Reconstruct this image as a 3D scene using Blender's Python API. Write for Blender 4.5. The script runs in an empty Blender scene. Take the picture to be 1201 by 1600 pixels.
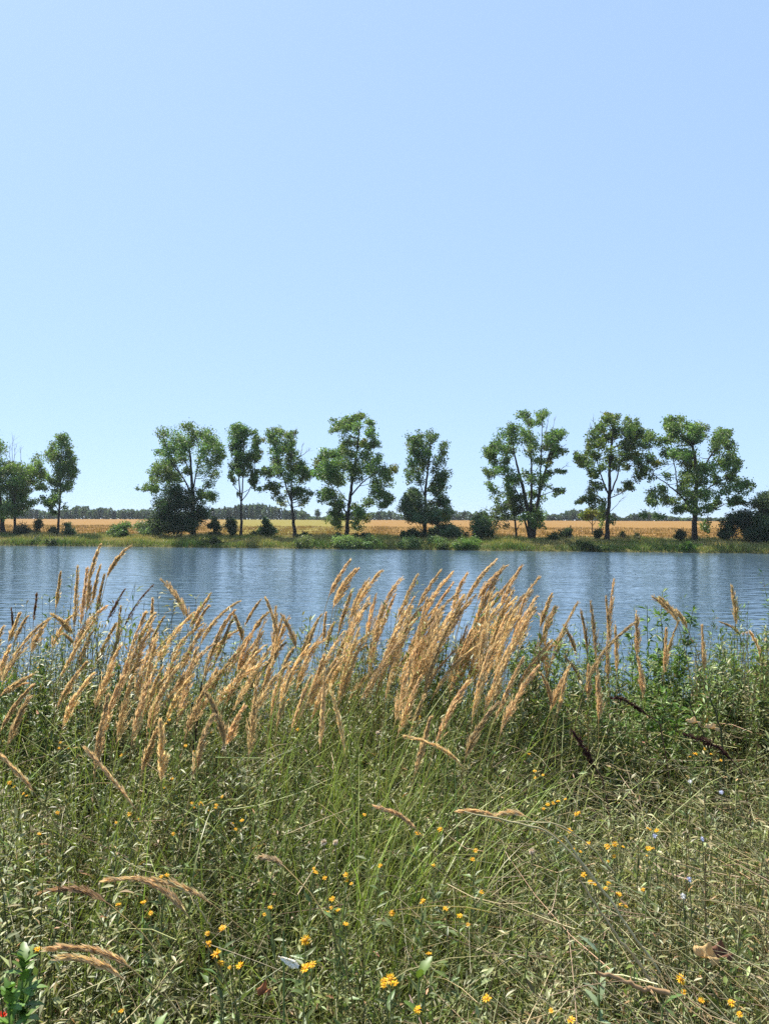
import bpy, math, random
import numpy as np
from mathutils import Matrix, Vector
R = np.random.default_rng(7)
random.seed(7)
S = bpy.context.scene
C = S.collection
PI = math.pi

# ------------------------------------------------------------------ camera
F = 1232.0
EYE = np.array([0.0, 0.0, 3.55])
pitch = math.atan(12 / F); roll = math.radians(0.2)
fw = np.array([0, math.cos(pitch), math.sin(pitch)])
u0 = np.array([0, -math.sin(pitch), math.cos(pitch)]); r0 = np.array([1.0, 0, 0])
rt = r0 * math.cos(roll) + u0 * math.sin(roll)
up = u0 * math.cos(roll) - r0 * math.sin(roll)
cd = bpy.data.cameras.new('camera'); cam = bpy.data.objects.new('camera', cd); C.objects.link(cam)
cam.matrix_world = Matrix(((rt[0], up[0], -fw[0], EYE[0]), (rt[1], up[1], -fw[1], EYE[1]), (rt[2], up[2], -fw[2], EYE[2]), (0, 0, 0, 1)))
cd.sensor_fit = 'VERTICAL'; cd.sensor_height = 36; cd.sensor_width = 27; cd.lens = F / 1600 * 36
cd.clip_start = 0.05; cd.clip_end = 20000
S.camera = cam

def at(px, py, Y):
    d = fw + rt * ((px - 600.5) / F) - up * ((py - 800) / F)
    return EYE + d * (Y / d[1])

# ------------------------------------------------------------------ terrain heights
def yb(x):
    x = np.asarray(x, float)
    return 93.6 - 0.185 * np.clip(x, -150, 150) + 0.35 * np.sin(x * 0.31) + 0.25 * np.sin(x * 0.83 + 1) + 0.15 * np.sin(x * 1.9)
def far_z(x, y):
    s = y - yb(x)
    z = np.interp(s, [-10, -1, 0, .5, 3, 9, 15, 40, 120, 350, 6000], [-2.2, -.5, -.03, .3, .75, 1.2, 1.42, 1.72, 2.4, 3.3, 3.35])
    return z + np.where((s > 1) & (s < 60), 0.06 * np.sin(x * .37) * np.sin(y * .5 + x * .2), 0)
def near_z(x, y):
    x = np.asarray(x, float); y = np.asarray(y, float)
    z = np.interp(y, [-30, 3.4, 4.2, 8.6, 13], [2.25, 2.15, 1.9, -.08, -1.8])
    return z + 0.035 * np.sin(x * 1.7 + y) + 0.03 * np.sin(x * 3.3 - y * 2.1 + 2)

# ------------------------------------------------------------------ mesh builder
class MB:
    def __init__(s): s.V = []; s.T = []; s.Q = []; s.C = []; s.n = 0
    def add(s, V, T=None, Q=None, col=(1, 1, 1)):
        V = np.asarray(V, float).reshape(-1, 3)
        if T is not None and len(T): s.T.append(np.asarray(T, np.int64).reshape(-1, 3) + s.n)
        if Q is not None and len(Q): s.Q.append(np.asarray(Q, np.int64).reshape(-1, 4) + s.n)
        c = np.asarray(col, float)
        s.C.append(np.broadcast_to(c, (len(V), 3)) if c.ndim == 1 else c)
        s.V.append(V); s.n += len(V)
    def tube(s, pts, rad, n=5, col=(1, 1, 1)):
        pts = np.asarray(pts, float); k = len(pts); rad = np.broadcast_to(np.asarray(rad, float), (k,))
        tg = np.gradient(pts, axis=0); tg /= np.linalg.norm(tg, axis=1)[:, None] + 1e-9
        ref = np.array([0.0, 1, 0]) if abs(tg[:, 1]).max() < .9 else np.array([1.0, 0, 0.2])
        a = np.cross(tg, ref); a /= np.linalg.norm(a, axis=1)[:, None] + 1e-9
        b = np.cross(tg, a)
        th = np.arange(n) * 2 * PI / n
        V = pts[:, None] + rad[:, None, None] * (np.cos(th)[None, :, None] * a[:, None] + np.sin(th)[None, :, None] * b[:, None])
        i = np.arange(k - 1)[:, None] * n; j = np.arange(n)[None]; j2 = (j + 1) % n
        Q = np.stack([i + j, i + j2, i + n + j2, i + n + j], -1).reshape(-1, 4)
        c = np.asarray(col, float)
        if c.ndim == 2: c = np.repeat(c, n, 0)
        s.add(V, Q=Q, col=c)
    def build(s, name, mat, parent=None, smooth=False):
        me = bpy.data.meshes.new(name)
        V = np.concatenate(s.V); col = np.concatenate(s.C)
        T = np.concatenate(s.T) if s.T else np.zeros((0, 3), np.int64); Q = np.concatenate(s.Q) if s.Q else np.zeros((0, 4), np.int64)
        o = bpy.data.objects.new(name, me)
        loc = np.zeros(3)
        if parent is None:
            loc = np.array([(V[:, 0].min() + V[:, 0].max()) / 2, (V[:, 1].min() + V[:, 1].max()) / 2, V[:, 2].min()])
        elif parent.type == 'EMPTY' or parent.get('origin'):
            loc = np.array(parent['origin'])
        Vl = V - loc
        me.vertices.add(len(V)); me.vertices.foreach_set('co', Vl.astype(np.float32).ravel())
        nl = len(T) * 3 + len(Q) * 4
        me.loops.add(nl); me.loops.foreach_set('vertex_index', np.concatenate([T.ravel(), Q.ravel()]).astype(np.int32))
        me.polygons.add(len(T) + len(Q))
        st = np.concatenate([np.arange(len(T)) * 3, len(T) * 3 + np.arange(len(Q)) * 4]).astype(np.int32)
        me.polygons.foreach_set('loop_start', st)
        if smooth: me.polygons.foreach_set('use_smooth', np.ones(len(st), bool))
        at_ = me.color_attributes.new('Col', 'FLOAT_COLOR', 'POINT')
        at_.data.foreach_set('color', np.concatenate([col, np.ones((len(col), 1))], 1).astype(np.float32).ravel())
        me.update(calc_edges=True)
        me.materials.append(mat)
        C.objects.link(o)
        if parent is None: o.location = loc; o['origin'] = [float(v) for v in loc]
        else: o.parent = parent; o['origin'] = [float(v) for v in loc]
        return o

def thing(name, label, cat, loc, group=None):
    o = bpy.data.objects.new(name, None); C.objects.link(o); o.location = [float(v) for v in loc]
    o.empty_display_size = .1
    o['origin'] = [float(v) for v in loc]
    o['label'] = label; o['category'] = cat; o['kind'] = 'thing'
    if group: o['group'] = group
    return o
def tag(o, label=None, cat=None, group=None, kind=None):
    if label: o['label'] = label
    if cat: o['category'] = cat
    if group: o['group'] = group
    if kind: o['kind'] = kind
    return o
def unit(v): return v / (np.linalg.norm(v, axis=-1, keepdims=True) + 1e-12)

def leaves(mb, P, D, L, W, col, fold=.12, droop=.12):
    """lance leaves with a folded midrib: P base, D direction, L length, W half width"""
    n = len(P)
    if n == 0: return
    D = unit(D); ref = np.array([0.0, 0, 1]) + R.normal(0, .35, (n, 3))
    sd = unit(np.cross(D, ref)); nn = np.cross(sd, D)
    L = np.broadcast_to(L, (n,))[:, None]; W = np.broadcast_to(W, (n,))[:, None]
    V = np.stack([P, P + D * L * .5 - nn * L * .02, P + D * L * .42 + sd * W + nn * W * fold * 4, P + D * L * .42 - sd * W + nn * W * fold * 4, P + D * L - nn * L * droop], 1)
    b = np.arange(n)[:, None] * 5
    T = np.concatenate([b + np.array([0, 1, 2]), b + np.array([0, 3, 1]), b + np.array([2, 1, 4]), b + np.array([1, 3, 4])])
    mb.add(V, T=T, col=np.repeat(col, 5, 0) if np.ndim(col) == 2 else col)

def cards(mb, P, size, col, flat=0.0):
    """small four-sided leaves, randomly turned"""
    n = len(P)
    D = unit(R.normal(0, 1, (n, 3)) * np.array([1, 1, 1 - flat]))
    sd = unit(np.cross(D, R.normal(0, 1, (n, 3))))
    nn = np.cross(D, sd)
    s = np.broadcast_to(size, (n,))[:, None]
    V = np.stack([P - D * s * .5, P + sd * s * .36 + nn * s * .08, P + D * s * .5, P - sd * s * .36 + nn * s * .08], 1)
    mb.add(V, Q=np.arange(n)[:, None] * 4 + np.arange(4), col=np.repeat(col, 4, 0))

def blades(mb, base, az, h, bend, w, col, seg=4, col_tip=None, twist=None):
    """curved tapering grass blades; az bend direction, bend = horizontal reach / height"""
    n = len(base); t = np.linspace(0, 1, seg + 1)
    dx = np.cos(az)[:, None] * (bend * h)[:, None] * t ** 2
    dy = np.sin(az)[:, None] * (bend * h)[:, None] * t ** 2
    dz = h[:, None] * (t - .42 * np.minimum(bend, 1.6)[:, None] * t ** 2.5)
    ctr = base[:, None] + np.stack([dx, dy, dz], -1)
    fa = R.uniform(0, 2 * PI, n) if twist is None else twist
    sd = np.stack([np.cos(fa), np.sin(fa), np.zeros(n)], -1)[:, None]
    ww = (w[:, None] * (1 - t ** 1.6 * .92))[..., None]
    V = np.stack([ctr - sd * ww, ctr + sd * ww], 2)
    b = np.arange(n)[:, None, None] * (2 * (seg + 1)); k = np.arange(seg)[None, :, None] * 2
    Q = (b + k + np.array([0, 1, 3, 2])).reshape(-1, 4)
    if col_tip is None: cc = np.repeat(col, 2 * (seg + 1), 0)
    else:
        cc = col[:, None] * (1 - t)[None, :, None] + col_tip[:, None] * t[None, :, None]
        cc = np.repeat(cc.reshape(-1, 3), 2, 0)
    mb.add(V, Q=Q, col=cc)

def jit(base, n, v=.18, hue=.08):
    """n tints round a base colour"""
    c = np.asarray(base, float)[None] * np.exp(R.normal(0, v, (n, 1))) * np.exp(R.normal(0, hue, (n, 3)))
    return np.clip(c, 0, .9)

# ------------------------------------------------------------------ materials
def new_mat(name):
    m = bpy.data.materials.new(name); m.use_nodes = True
    nt = m.node_tree; nt.nodes.clear()
    return m, nt, nt.nodes.new('ShaderNodeOutputMaterial')
def leafy(name, rough=.45, trans=.35, spec=.4, tint=(1.0, 1.15, .55)):
    m, nt, out = new_mat(name); N = nt.nodes; L = nt.links
    a = N.new('ShaderNodeAttribute'); a.attribute_name = 'Col'
    p = N.new('ShaderNodeBsdfPrincipled'); p.inputs['Roughness'].default_value = rough; p.inputs['Specular IOR Level'].default_value = spec
    L.new(a.outputs['Color'], p.inputs['Base Color'])
    mu = N.new('ShaderNodeMix'); mu.data_type = 'RGBA'; mu.blend_type = 'MULTIPLY'; mu.inputs['Factor'].default_value = 1
    L.new(a.outputs['Color'], mu.inputs['A']); mu.inputs['B'].default_value = (*[t * 1.5 for t in tint], 1)
    tr = N.new('ShaderNodeBsdfTranslucent'); L.new(mu.outputs['Result'], tr.inputs['Color'])
    mx = N.new('ShaderNodeMixShader'); mx.inputs[0].default_value = trans
    L.new(p.outputs[0], mx.inputs[1]); L.new(tr.outputs[0], mx.inputs[2]); L.new(mx.outputs[0], out.inputs[0])
    return m
def solid(name, rough=.8, spec=.25, bump=0, scale=30):
    m, nt, out = new_mat(name); N = nt.nodes; L = nt.links
    a = N.new('ShaderNodeAttribute'); a.attribute_name = 'Col'
    p = N.new('ShaderNodeBsdfPrincipled'); p.inputs['Roughness'].default_value = rough; p.inputs['Specular IOR Level'].default_value = spec
    no = N.new('ShaderNodeTexNoise'); no.inputs['Scale'].default_value = scale; no.inputs['Detail'].default_value = 5
    tc = N.new('ShaderNodeTexCoord'); L.new(tc.outputs['Object'], no.inputs['Vector'])
    rp = N.new('ShaderNodeMapRange'); rp.inputs['To Min'].default_value = .65; rp.inputs['To Max'].default_value = 1.35
    L.new(no.outputs['Fac'], rp.inputs['Value'])
    mu = N.new('ShaderNodeVectorMath'); mu.operation = 'SCALE'
    L.new(a.outputs['Color'], mu.inputs[0]); L.new(rp.outputs[0], mu.inputs['Scale']); L.new(mu.outputs[0], p.inputs['Base Color'])
    if bump:
        b = N.new('ShaderNodeBump'); b.inputs['Strength'].default_value = bump; b.inputs['Distance'].default_value = .05
        L.new(no.outputs['Fac'], b.inputs['Height']); L.new(b.outputs[0], p.inputs['Normal'])
    L.new(p.outputs[0], out.inputs[0])
    return m
M_leaf = leafy('tree_leaf', .5, .38, .35)
M_weed = leafy('weed_leaf', .44, .19, .32)
M_blade = leafy('grass_blade', .45, .20, .33)
M_dry = leafy('dry_straw', .6, .25, .3, (1, .95, .8))
M_plume = leafy('grass_plume', .6, .40, .25, (1, .92, .75))
M_petal = leafy('petal', .5, .3, .25, (1, .9, .6))
M_bark = solid('bark', .9, .15, .8, 6)
M_stem = solid('plant_stem', .85, .1)
M_brown = leafy('dead_plant', .8, .12, .15, (1, .8, .6))

def ground_mat(name, ramps, scale, stretch=(1, 1, 1), bump=.5, detail=8, dist=.05):
    m, nt, out = new_mat(name); N = nt.nodes; L = nt.links
    p = N.new('ShaderNodeBsdfPrincipled'); p.inputs['Roughness'].default_value = .95; p.inputs['Specular IOR Level'].default_value = .1
    tc = N.new('ShaderNodeTexCoord'); mp = N.new('ShaderNodeMapping'); mp.inputs['Scale'].default_value = stretch
    L.new(tc.outputs['Object'], mp.inputs[0])
    n1 = N.new('ShaderNodeTexNoise'); n1.inputs['Scale'].default_value = scale; n1.inputs['Detail'].default_value = detail; n1.inputs['Roughness'].default_value = .65
    L.new(mp.outputs[0], n1.inputs['Vector'])
    cr = N.new('ShaderNodeValToRGB'); e = cr.color_ramp.elements
    while len(e) < len(ramps): e.new(.5)
    for i, (q, c) in enumerate(ramps): e[i].position = q; e[i].color = (*c, 1)
    L.new(n1.outputs['Fac'], cr.inputs[0]); L.new(cr.outputs[0], p.inputs['Base Color'])
    b = N.new('ShaderNodeBump'); b.inputs['Strength'].default_value = bump; b.inputs['Distance'].default_value = dist
    L.new(n1.outputs['Fac'], b.inputs['Height']); L.new(b.outputs[0], p.inputs['Normal'])
    L.new(p.outputs[0], out.inputs[0])
    return m, nt, p, cr, n1, mp

# ------------------------------------------------------------------ world and sun
SUN_AZ = math.radians(-48)     # from +Y toward -X (front left of the camera)
SUN_EL = math.radians(57)
w = bpy.data.worlds.new('World'); S.world = w; w.use_nodes = True
nt = w.node_tree; nt.nodes.clear()
sky = nt.nodes.new('ShaderNodeTexSky'); sky.sky_type = 'NISHITA'; sky.sun_disc = False
sky.sun_elevation = SUN_EL; sky.sun_rotation = SUN_AZ; sky.altitude = 100
sky.air_density = 0.6; sky.dust_density = 0.5; sky.ozone_density = 6
bg = nt.nodes.new('ShaderNodeBackground'); bg.inputs['Strength'].default_value = 0.10
wo = nt.nodes.new('ShaderNodeOutputWorld')
# gamma flattens the sky's range, like phone tone mapping
gmn = nt.nodes.new('ShaderNodeGamma'); gmn.inputs['Gamma'].default_value = .24
mulc = nt.nodes.new('ShaderNodeVectorMath'); mulc.operation = 'MULTIPLY'
kk = 5.62 / 2.144 * 1.03
mulc.inputs[1].default_value = (.815 * kk, 1.05 * kk, 1.33 * kk)
nt.links.new(sky.outputs[0], gmn.inputs[0]); nt.links.new(gmn.outputs[0], mulc.inputs[0]); nt.links.new(mulc.outputs[0], bg.inputs[0])
nt.links.new(bg.outputs[0], wo.inputs[0])
sl = bpy.data.lights.new('sun', 'SUN'); sl.energy = 5.0; sl.angle = math.radians(.53); sl.color = (1, .95, .86)
so = bpy.data.objects.new('sun', sl); C.objects.link(so)
sd_ = Vector((math.sin(SUN_AZ) * math.cos(SUN_EL), math.cos(SUN_AZ) * math.cos(SUN_EL), math.sin(SUN_EL)))
so.rotation_euler = sd_.to_track_quat('Z', 'Y').to_euler(); so.location = (-30, 30, 60)
vs = S.view_settings; vs.view_transform = 'Standard'; vs.look = 'None'; vs.exposure = 1.1; vs.gamma = 1

# ------------------------------------------------------------------ ground sheets and water
def sheet(name, xs, ys, zf, mat):
    X, Y = np.meshgrid(xs, ys); Z = zf(X, Y)
    mb = MB(); nx = len(xs); i = np.arange(len(ys) - 1)[:, None] * nx; j = np.arange(nx - 1)[None]
    mb.add(np.stack([X, Y, Z], -1), Q=np.stack([i + j, i + j + 1, i + nx + j + 1, i + nx + j], -1).reshape(-1, 4))
    o = mb.build(name, mat, smooth=True); o['kind'] = 'structure'; return o
def sheet_s(name, xs, ss, mat, dz=0):
    X, Sg = np.meshgrid(xs, ss); Y = yb(X) + Sg; Z = far_z(X, Y) + dz
    mb = MB(); nx = len(xs); i = np.arange(len(ss) - 1)[:, None] * nx; j = np.arange(nx - 1)[None]
    mb.add(np.stack([X, Y, Z], -1), Q=np.stack([i + j, i + j + 1, i + nx + j + 1, i + nx + j], -1).reshape(-1, 4))
    o = mb.build(name, mat, smooth=True); o['kind'] = 'structure'; return o
M_soil = ground_mat('bank_soil', [(.3, (.022, .016, .010)), (.55, (.045, .034, .02)), (.75, (.08, .062, .036))], 9, bump=.8)[0]
M_bank = ground_mat('bank_turf', [(.3, (.05, .055, .018)), (.55, (.11, .10, .035)), (.75, (.20, .15, .06))], 1.2, bump=.6)[0]
M_field, fnt, fp, fcr, fn1, fmp = ground_mat('ripe_field', [(.32, (.16, .085, .024)), (.5, (.21, .118, .034)), (.68, (.255, .150, .050))], .9, (.35, 1.6, 1), .7, 9, .15)
# greener strip of crop between the two golden parts, as in the field itself
N = fnt.nodes; L = fnt.links
tc = N.new('ShaderNodeTexCoord'); big = N.new('ShaderNodeTexNoise'); big.inputs['Scale'].default_value = .03; big.inputs['Detail'].default_value = 3
geo = N.new('ShaderNodeNewGeometry'); sep = N.new('ShaderNodeSeparateXYZ'); L.new(geo.outputs['Position'], sep.inputs[0]); L.new(geo.outputs['Position'], big.inputs['Vector'])
dv = N.new('ShaderNodeMath'); dv.operation = 'DIVIDE'; L.new(sep.outputs['X'], dv.inputs[0]); L.new(sep.outputs['Y'], dv.inputs[1])
ad = N.new('ShaderNodeMath'); ad.operation = 'MULTIPLY_ADD'; L.new(big.outputs['Fac'], ad.inputs[0]); ad.inputs[1].default_value = .05; L.new(dv.outputs[0], ad.inputs[2])
g = N.new('ShaderNodeValToRGB'); e = g.color_ramp.elements
mr = N.new('ShaderNodeMapRange'); mr.inputs['From Min'].default_value = -.5; mr.inputs['From Max'].default_value = .5; L.new(ad.outputs[0], mr.inputs[0]); L.new(mr.outputs[0], g.inputs[0])
e[0].position = .30; e[0].color = (0, 0, 0, 1); e[1].position = .345; e[1].color = (1, 1, 1, 1)
for q, v in ((.475, 1), (.51, .0)):
    k = e.new(q); k.color = (v, v, v, 1)
mg = N.new('ShaderNodeMix'); mg.data_type = 'RGBA'; L.new(g.outputs[0], mg.inputs['Factor']); L.new(fcr.outputs[0], mg.inputs['A'])
mgr = N.new('ShaderNodeMix'); mgr.data_type = 'RGBA'; mgr.blend_type = 'MULTIPLY'; mgr.inputs['Factor'].default_value = 1; L.new(fcr.outputs[0], mgr.inputs['A']); mgr.inputs['B'].default_value = (.80, 1.18, .85, 1)
L.new(mgr.outputs['Result'], mg.inputs['B']); L.new(mg.outputs['Result'], fp.inputs['Base Color'])

sheet('near_bank', np.concatenate([[-400, -150, -60, -25], np.linspace(-12, 12, 97), [25, 60, 150, 400]]), np.concatenate([[-300, -60, -20, -8], np.linspace(-4, 13, 86)]), near_z, M_soil)
xs_f = np.concatenate([-np.geomspace(120, 5000, 24)[::-1], np.linspace(-118, 118, 237), np.geomspace(120, 5000, 24)])
sheet_s('far_bank', xs_f, np.concatenate([np.linspace(-9, 0, 7), np.linspace(.25, 13.5, 40)]), M_bank)
sheet_s('field', xs_f, np.concatenate([np.linspace(13.5, 60, 40), np.geomspace(64, 6000, 50)]), M_field)

# water
m, nt, out = new_mat('lake_water'); N = nt.nodes; L = nt.links
p = N.new('ShaderNodeBsdfPrincipled'); p.inputs['Base Color'].default_value = (.052, .088, .128, 1); p.inputs['Roughness'].default_value = .10; p.inputs['IOR'].default_value = 1.333
geo = N.new('ShaderNodeNewGeometry')
def wave(scale, stretch, rot, detail):
    mp = N.new('ShaderNodeMapping'); mp.inputs['Scale'].default_value = stretch; mp.inputs['Rotation'].default_value = (0, 0, rot)
    L.new(geo.outputs['Position'], mp.inputs[0])
    n = N.new('ShaderNodeTexNoise'); n.inputs['Scale'].default_value = scale; n.inputs['Detail'].default_value = detail; n.inputs['Roughness'].default_value = .55
    L.new(mp.outputs[0], n.inputs['Vector']); return n
w1 = wave(1.05, (.7, 1.3, 1), .12, 1.5); w2 = wave(3.4, (.7, 1.2, 1), -.2, 1); w3 = wave(.12, (.5, 1.5, 1), .3, 2)
a1 = N.new('ShaderNodeMath'); a1.operation = 'MULTIPLY_ADD'; L.new(w2.outputs['Fac'], a1.inputs[0]); a1.inputs[1].default_value = .2; L.new(w1.outputs['Fac'], a1.inputs[2])
# gusts: patches of stronger and weaker ripple
gm = N.new('ShaderNodeMapRange'); gm.inputs['From Min'].default_value = .35; gm.inputs['From Max'].default_value = .65; gm.inputs['To Min'].default_value = .6; gm.inputs['To Max'].default_value = 1.15
L.new(w3.outputs['Fac'], gm.inputs[0])
bp = N.new('ShaderNodeBump'); bp.inputs['Distance'].default_value = .10; L.new(gm.outputs[0], bp.inputs['Strength']); L.new(a1.outputs[0], bp.inputs['Height'])
L.new(bp.outputs[0], p.inputs['Normal']); L.new(p.outputs[0], out.inputs[0])
mb = MB(); mb.add([(-5000, 5, 0), (5000, 5, 0), (5000, 200, 0), (-5000, 200, 0)], Q=[(0, 1, 2, 3)])
o = mb.build('lake_water', m); o['kind'] = 'structure'

# ------------------------------------------------------------------ trees from a skeleton of limbs and many leaf clumps
GREEN = (.105, .158, .048)
def quad_path(a, b, sag, n=7, wob=.0):
    t = np.linspace(0, 1, n)[:, None]; c = (a + b) / 2 + sag
    P = (1 - t) ** 2 * a + 2 * t * (1 - t) * c + t ** 2 * b
    if wob: P[1:-1] += R.normal(0, wob, (n - 2, 3))
    return P
def tree(name, label, cat, base, off, limbs, lobes, twigs=(), leaf=.25, dens=1.0, tint=GREEN, bark=(.045, .035, .028), group=None, spread=.75, yellow=0.02,
         crown_name='crown', limb_r=1.0, sub=7, second=.35, trunk_name='trunk', cy_shift=0, vary=.16):
    """base: pixel of the foot; off: metres behind the waterline; limbs: [(r0_px, r1_px, [(px,py), ...])]; lobes: [(cx,cy,rx,ry)]"""
    bx, by = base
    Y = 100.0
    for _ in range(6):
        x = at(bx, by, Y)[0]; Y = float(yb(x)) + off
    k = Y / F
    foot = at(bx, by, Y); foot[2] = float(far_z(foot[0], Y))
    t = thing(name, label, cat, foot, group)
    cw = max(abs(l[0] - bx) + l[2] for l in lobes) * k * spread if lobes else 1
    tr = MB(); skel = []; srad = []
    for i, (ra, rb, pts) in enumerate(limbs):
        P = []
        for j, q in enumerate(pts):
            v = at(q[0], q[1], Y)
            P.append(v)
        P = np.array(P)
        if i == 0: P[0] = foot - np.array([0, 0, .15])
        dy = 0 if i == 0 else R.uniform(-.5, .5) * cw
        hfrac = np.linspace(0, 1, len(P)) ** 1.3
        P[:, 1] += dy * hfrac
        # smooth resample
        tt = np.linspace(0, len(P) - 1, max(8, 5 * len(P))); idx = np.arange(len(P))
        Q = np.stack([np.interp(tt, idx, P[:, c]) for c in range(3)], -1)
        for _ in range(3): Q[1:-1] = Q[1:-1] * .5 + (Q[:-2] + Q[2:]) * .25
        Q[1:-1] += R.normal(0, .03, Q[1:-1].shape)
        rr = np.interp(tt, [0, len(P) - 1], [ra * k, rb * k])
        if i == 0: rr[:3] *= np.array([1.45, 1.2, 1.06])
        tr.tube(Q, rr, 7, col=np.asarray(bark) * R.uniform(.85, 1.15))
        skel.append(Q[len(Q) // 4:]); srad.append(rr[len(Q) // 4:])
    SK = np.concatenate(skel); SR = np.concatenate(srad)
    cr = MB()
    allP = []; allC = []
    LB = []
    full = list(lobes)
    for i, l in enumerate(lobes):
        for l2 in lobes[i + 1:]:
            if abs(l[0] - l2[0]) + abs(l[1] - l2[1]) < 24 and R.random() < .6: full.append(((l[0] + l2[0]) / 2 + R.normal(0, 1), (l[1] + l2[1]) / 2 + R.normal(0, 1), min(l[2], l2[2]) * .85, min(l[3], l2[3]) * .85))
    for (cx, cy, rx, ry) in full:
        LB.append((cx, cy, rx, ry, R.uniform(-1, 1) * cw * (1 - .35 * abs(cx - bx) * k / cw)))
        if R.random() < second: LB.append((cx + R.normal(0, 1.5), cy + R.normal(0, 1.5), rx * .9, ry * .9, R.uniform(-1, 1) * cw))
    full_in = []
    for (cx, cy, rx, ry, dy) in LB:
        c = at(cx, cy + cy_shift, Y); c = c + np.array([0, dy, 0]) + (c - EYE) * (dy / Y) * np.array([1, 0, 1])
        a, b = rx * k * 1.3 + .12, ry * k * 1.3 + .12
        # branch to the lobe
        dd = SK - c; cost = np.linalg.norm(dd, axis=1) + np.maximum(0, dd[:, 2] + .3 * np.abs(dd[:, 0])) * 1.6
        q = int(np.argmin(cost)); br = quad_path(SK[q], c + np.array([0, 0, b * .3]), np.array([0, 0, -.12 * np.linalg.norm(dd[q])]), 6, .04)
        r_a = min(SR[q] * .55, .075) * limb_r
        tr.tube(br, np.linspace(max(r_a, .022), .010, 6), 4, col=bark)
        if R.random() < .4: full_in.append((c * .55 + SK[q] * .45, a * .75, b * .75))
        ns = max(2, int(sub * (.6 + rx * ry / 90)))
        sc = unit(R.normal(0, 1, (ns, 3))) * (R.uniform(.15, 1, (ns, 1)) ** .45) * np.array([a, (a + b) / 2, b]) * .82
        for s_ in sc:
            if np.linalg.norm(s_) > .25: tr.tube(quad_path(c * .4 + br[3] * .6, c + s_, np.zeros(3), 4, .02), np.linspace(.016, .006, 4), 3, col=bark)
        area = PI * a * b
        nl = int(dens * (14 + area * 6.4 / (leaf * leaf)))
        w = R.integers(0, ns, nl)
        rad = .5 * min(a, b) + .08
        P = c + sc[w] + unit(R.normal(0, 1, (nl, 3))) * R.uniform(0, 1, (nl, 1)) ** .5 * (1 + .7 * (R.random((nl, 1)) < .08)) * rad * np.array([1.25, 1.25, 1.1])
        base_c = np.asarray(tint) * np.exp(R.normal(0, vary)) * np.array([np.exp(R.normal(0, .08)), 1, 1])
        if R.random() < yellow: base_c = np.array([.15, .15, .03])
        allP.append(P); allC.append(jit(base_c, nl, .2, .05))
    for (c, a, b) in full_in:
        nl = int(dens * (10 + PI * a * b * 5.2 / (leaf * leaf)))
        allP.append(c + unit(R.normal(0, 1, (nl, 3))) * R.uniform(0, 1, (nl, 1)) ** .5 * np.array([a, (a + b) / 2, b]) * 1.15); allC.append(jit(np.asarray(tint) * np.exp(R.normal(0, vary)), nl, .2, .05))
    P = np.concatenate(allP); cl = np.concatenate(allC)
    gz = far_z(P[:, 0], P[:, 1]); keep = P[:, 2] > gz + .1
    P = P[keep]; cl = cl[keep]
    cards(cr, P, R.uniform(.65, 1.2, len(P)) * leaf, cl)
    tr.build(trunk_name, M_bark, t, True)
    cr.build(crown_name, M_leaf, t)
    if len(twigs):
        for (x0, y0, x1, y1) in twigs:
            tw = MB()
            A = at(x0, y0, Y); B = at(x1, y1, Y + R.uniform(-.4, .4))
            mpth = quad_path(A, B, R.normal(0, .1, 3), 7, .03); tw.tube(mpth, np.linspace(.045, .012, 7), 4, col=(.16, .13, .11))
            for _ in range(5):
                i = R.integers(2, 6); L_ = np.linalg.norm(B - A) * R.uniform(.2, .45)
                e_ = mpth[i] + unit(unit(B - A) + R.normal(0, .45, 3)) * L_
                tw.tube(quad_path(mpth[i], e_, R.normal(0, .04, 3), 5), np.linspace(.02, .007, 5), 3, col=(.17, .14, .12))
            tw.build('bare_branch', M_bark, t, True)
    return t, Y

TG = 'tall poplars lining the far bank'
tree('poplar_tree', 'poplar at the left edge of the frame, cut off by it', 'tree', (5, 837), 12, [(3.6, 1.5, [(5, 837), (2, 790), (-6, 740), (-8, 695)]), (1.5, .6, [(0, 780), (-20, 750), (-30, 720)])],
     [(-6, 690, 11, 10), (-4, 704, 10, 8), (-10, 725, 16, 14), (-12, 752, 18, 16), (-2, 740, 10, 8), (-5, 775, 16, 12), (-30, 720, 16, 22), (-32, 760, 18, 20), (4, 790, 9, 8), (-2, 800, 12, 8), (-18, 795, 12, 8)], group=TG)
tree('poplar_tree', 'half-dead poplar with bare grey twigs at its top, near the left edge', 'tree', (24, 838), 10.5, [(2.3, .6, [(24, 838), (23, 790), (21, 750), (18, 725)]), (1.2, .4, [(23, 800), (36, 770), (52, 745), (62, 725)]), (.9, .4, [(21, 760), (12, 735)])],
     [(12, 733, 8, 7), (6, 742, 8, 8), (18, 727, 6, 6), (30, 733, 9, 7), (32, 745, 12, 10), (46, 736, 9, 8), (60, 720, 6, 7), (62, 735, 9, 8), (70, 745, 6, 7), (47, 748, 8, 6), (26, 758, 11, 9), (40, 765, 8, 6), (60, 758, 8, 5), (68, 763, 7, 5), (10, 762, 10, 9), (28, 772, 12, 9), (46, 786, 9, 4), (38, 793, 5, 3), (20, 788, 14, 10), (12, 800, 10, 8), (30, 802, 8, 6), (56, 783, 4, 2), (34, 780, 8, 6)],
     twigs=[(16, 728, 15, 696), (20, 726, 21, 680), (22, 722, 27, 694), (33, 726, 33, 698), (14, 722, 8, 705)], group=TG, vary=.12)
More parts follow.
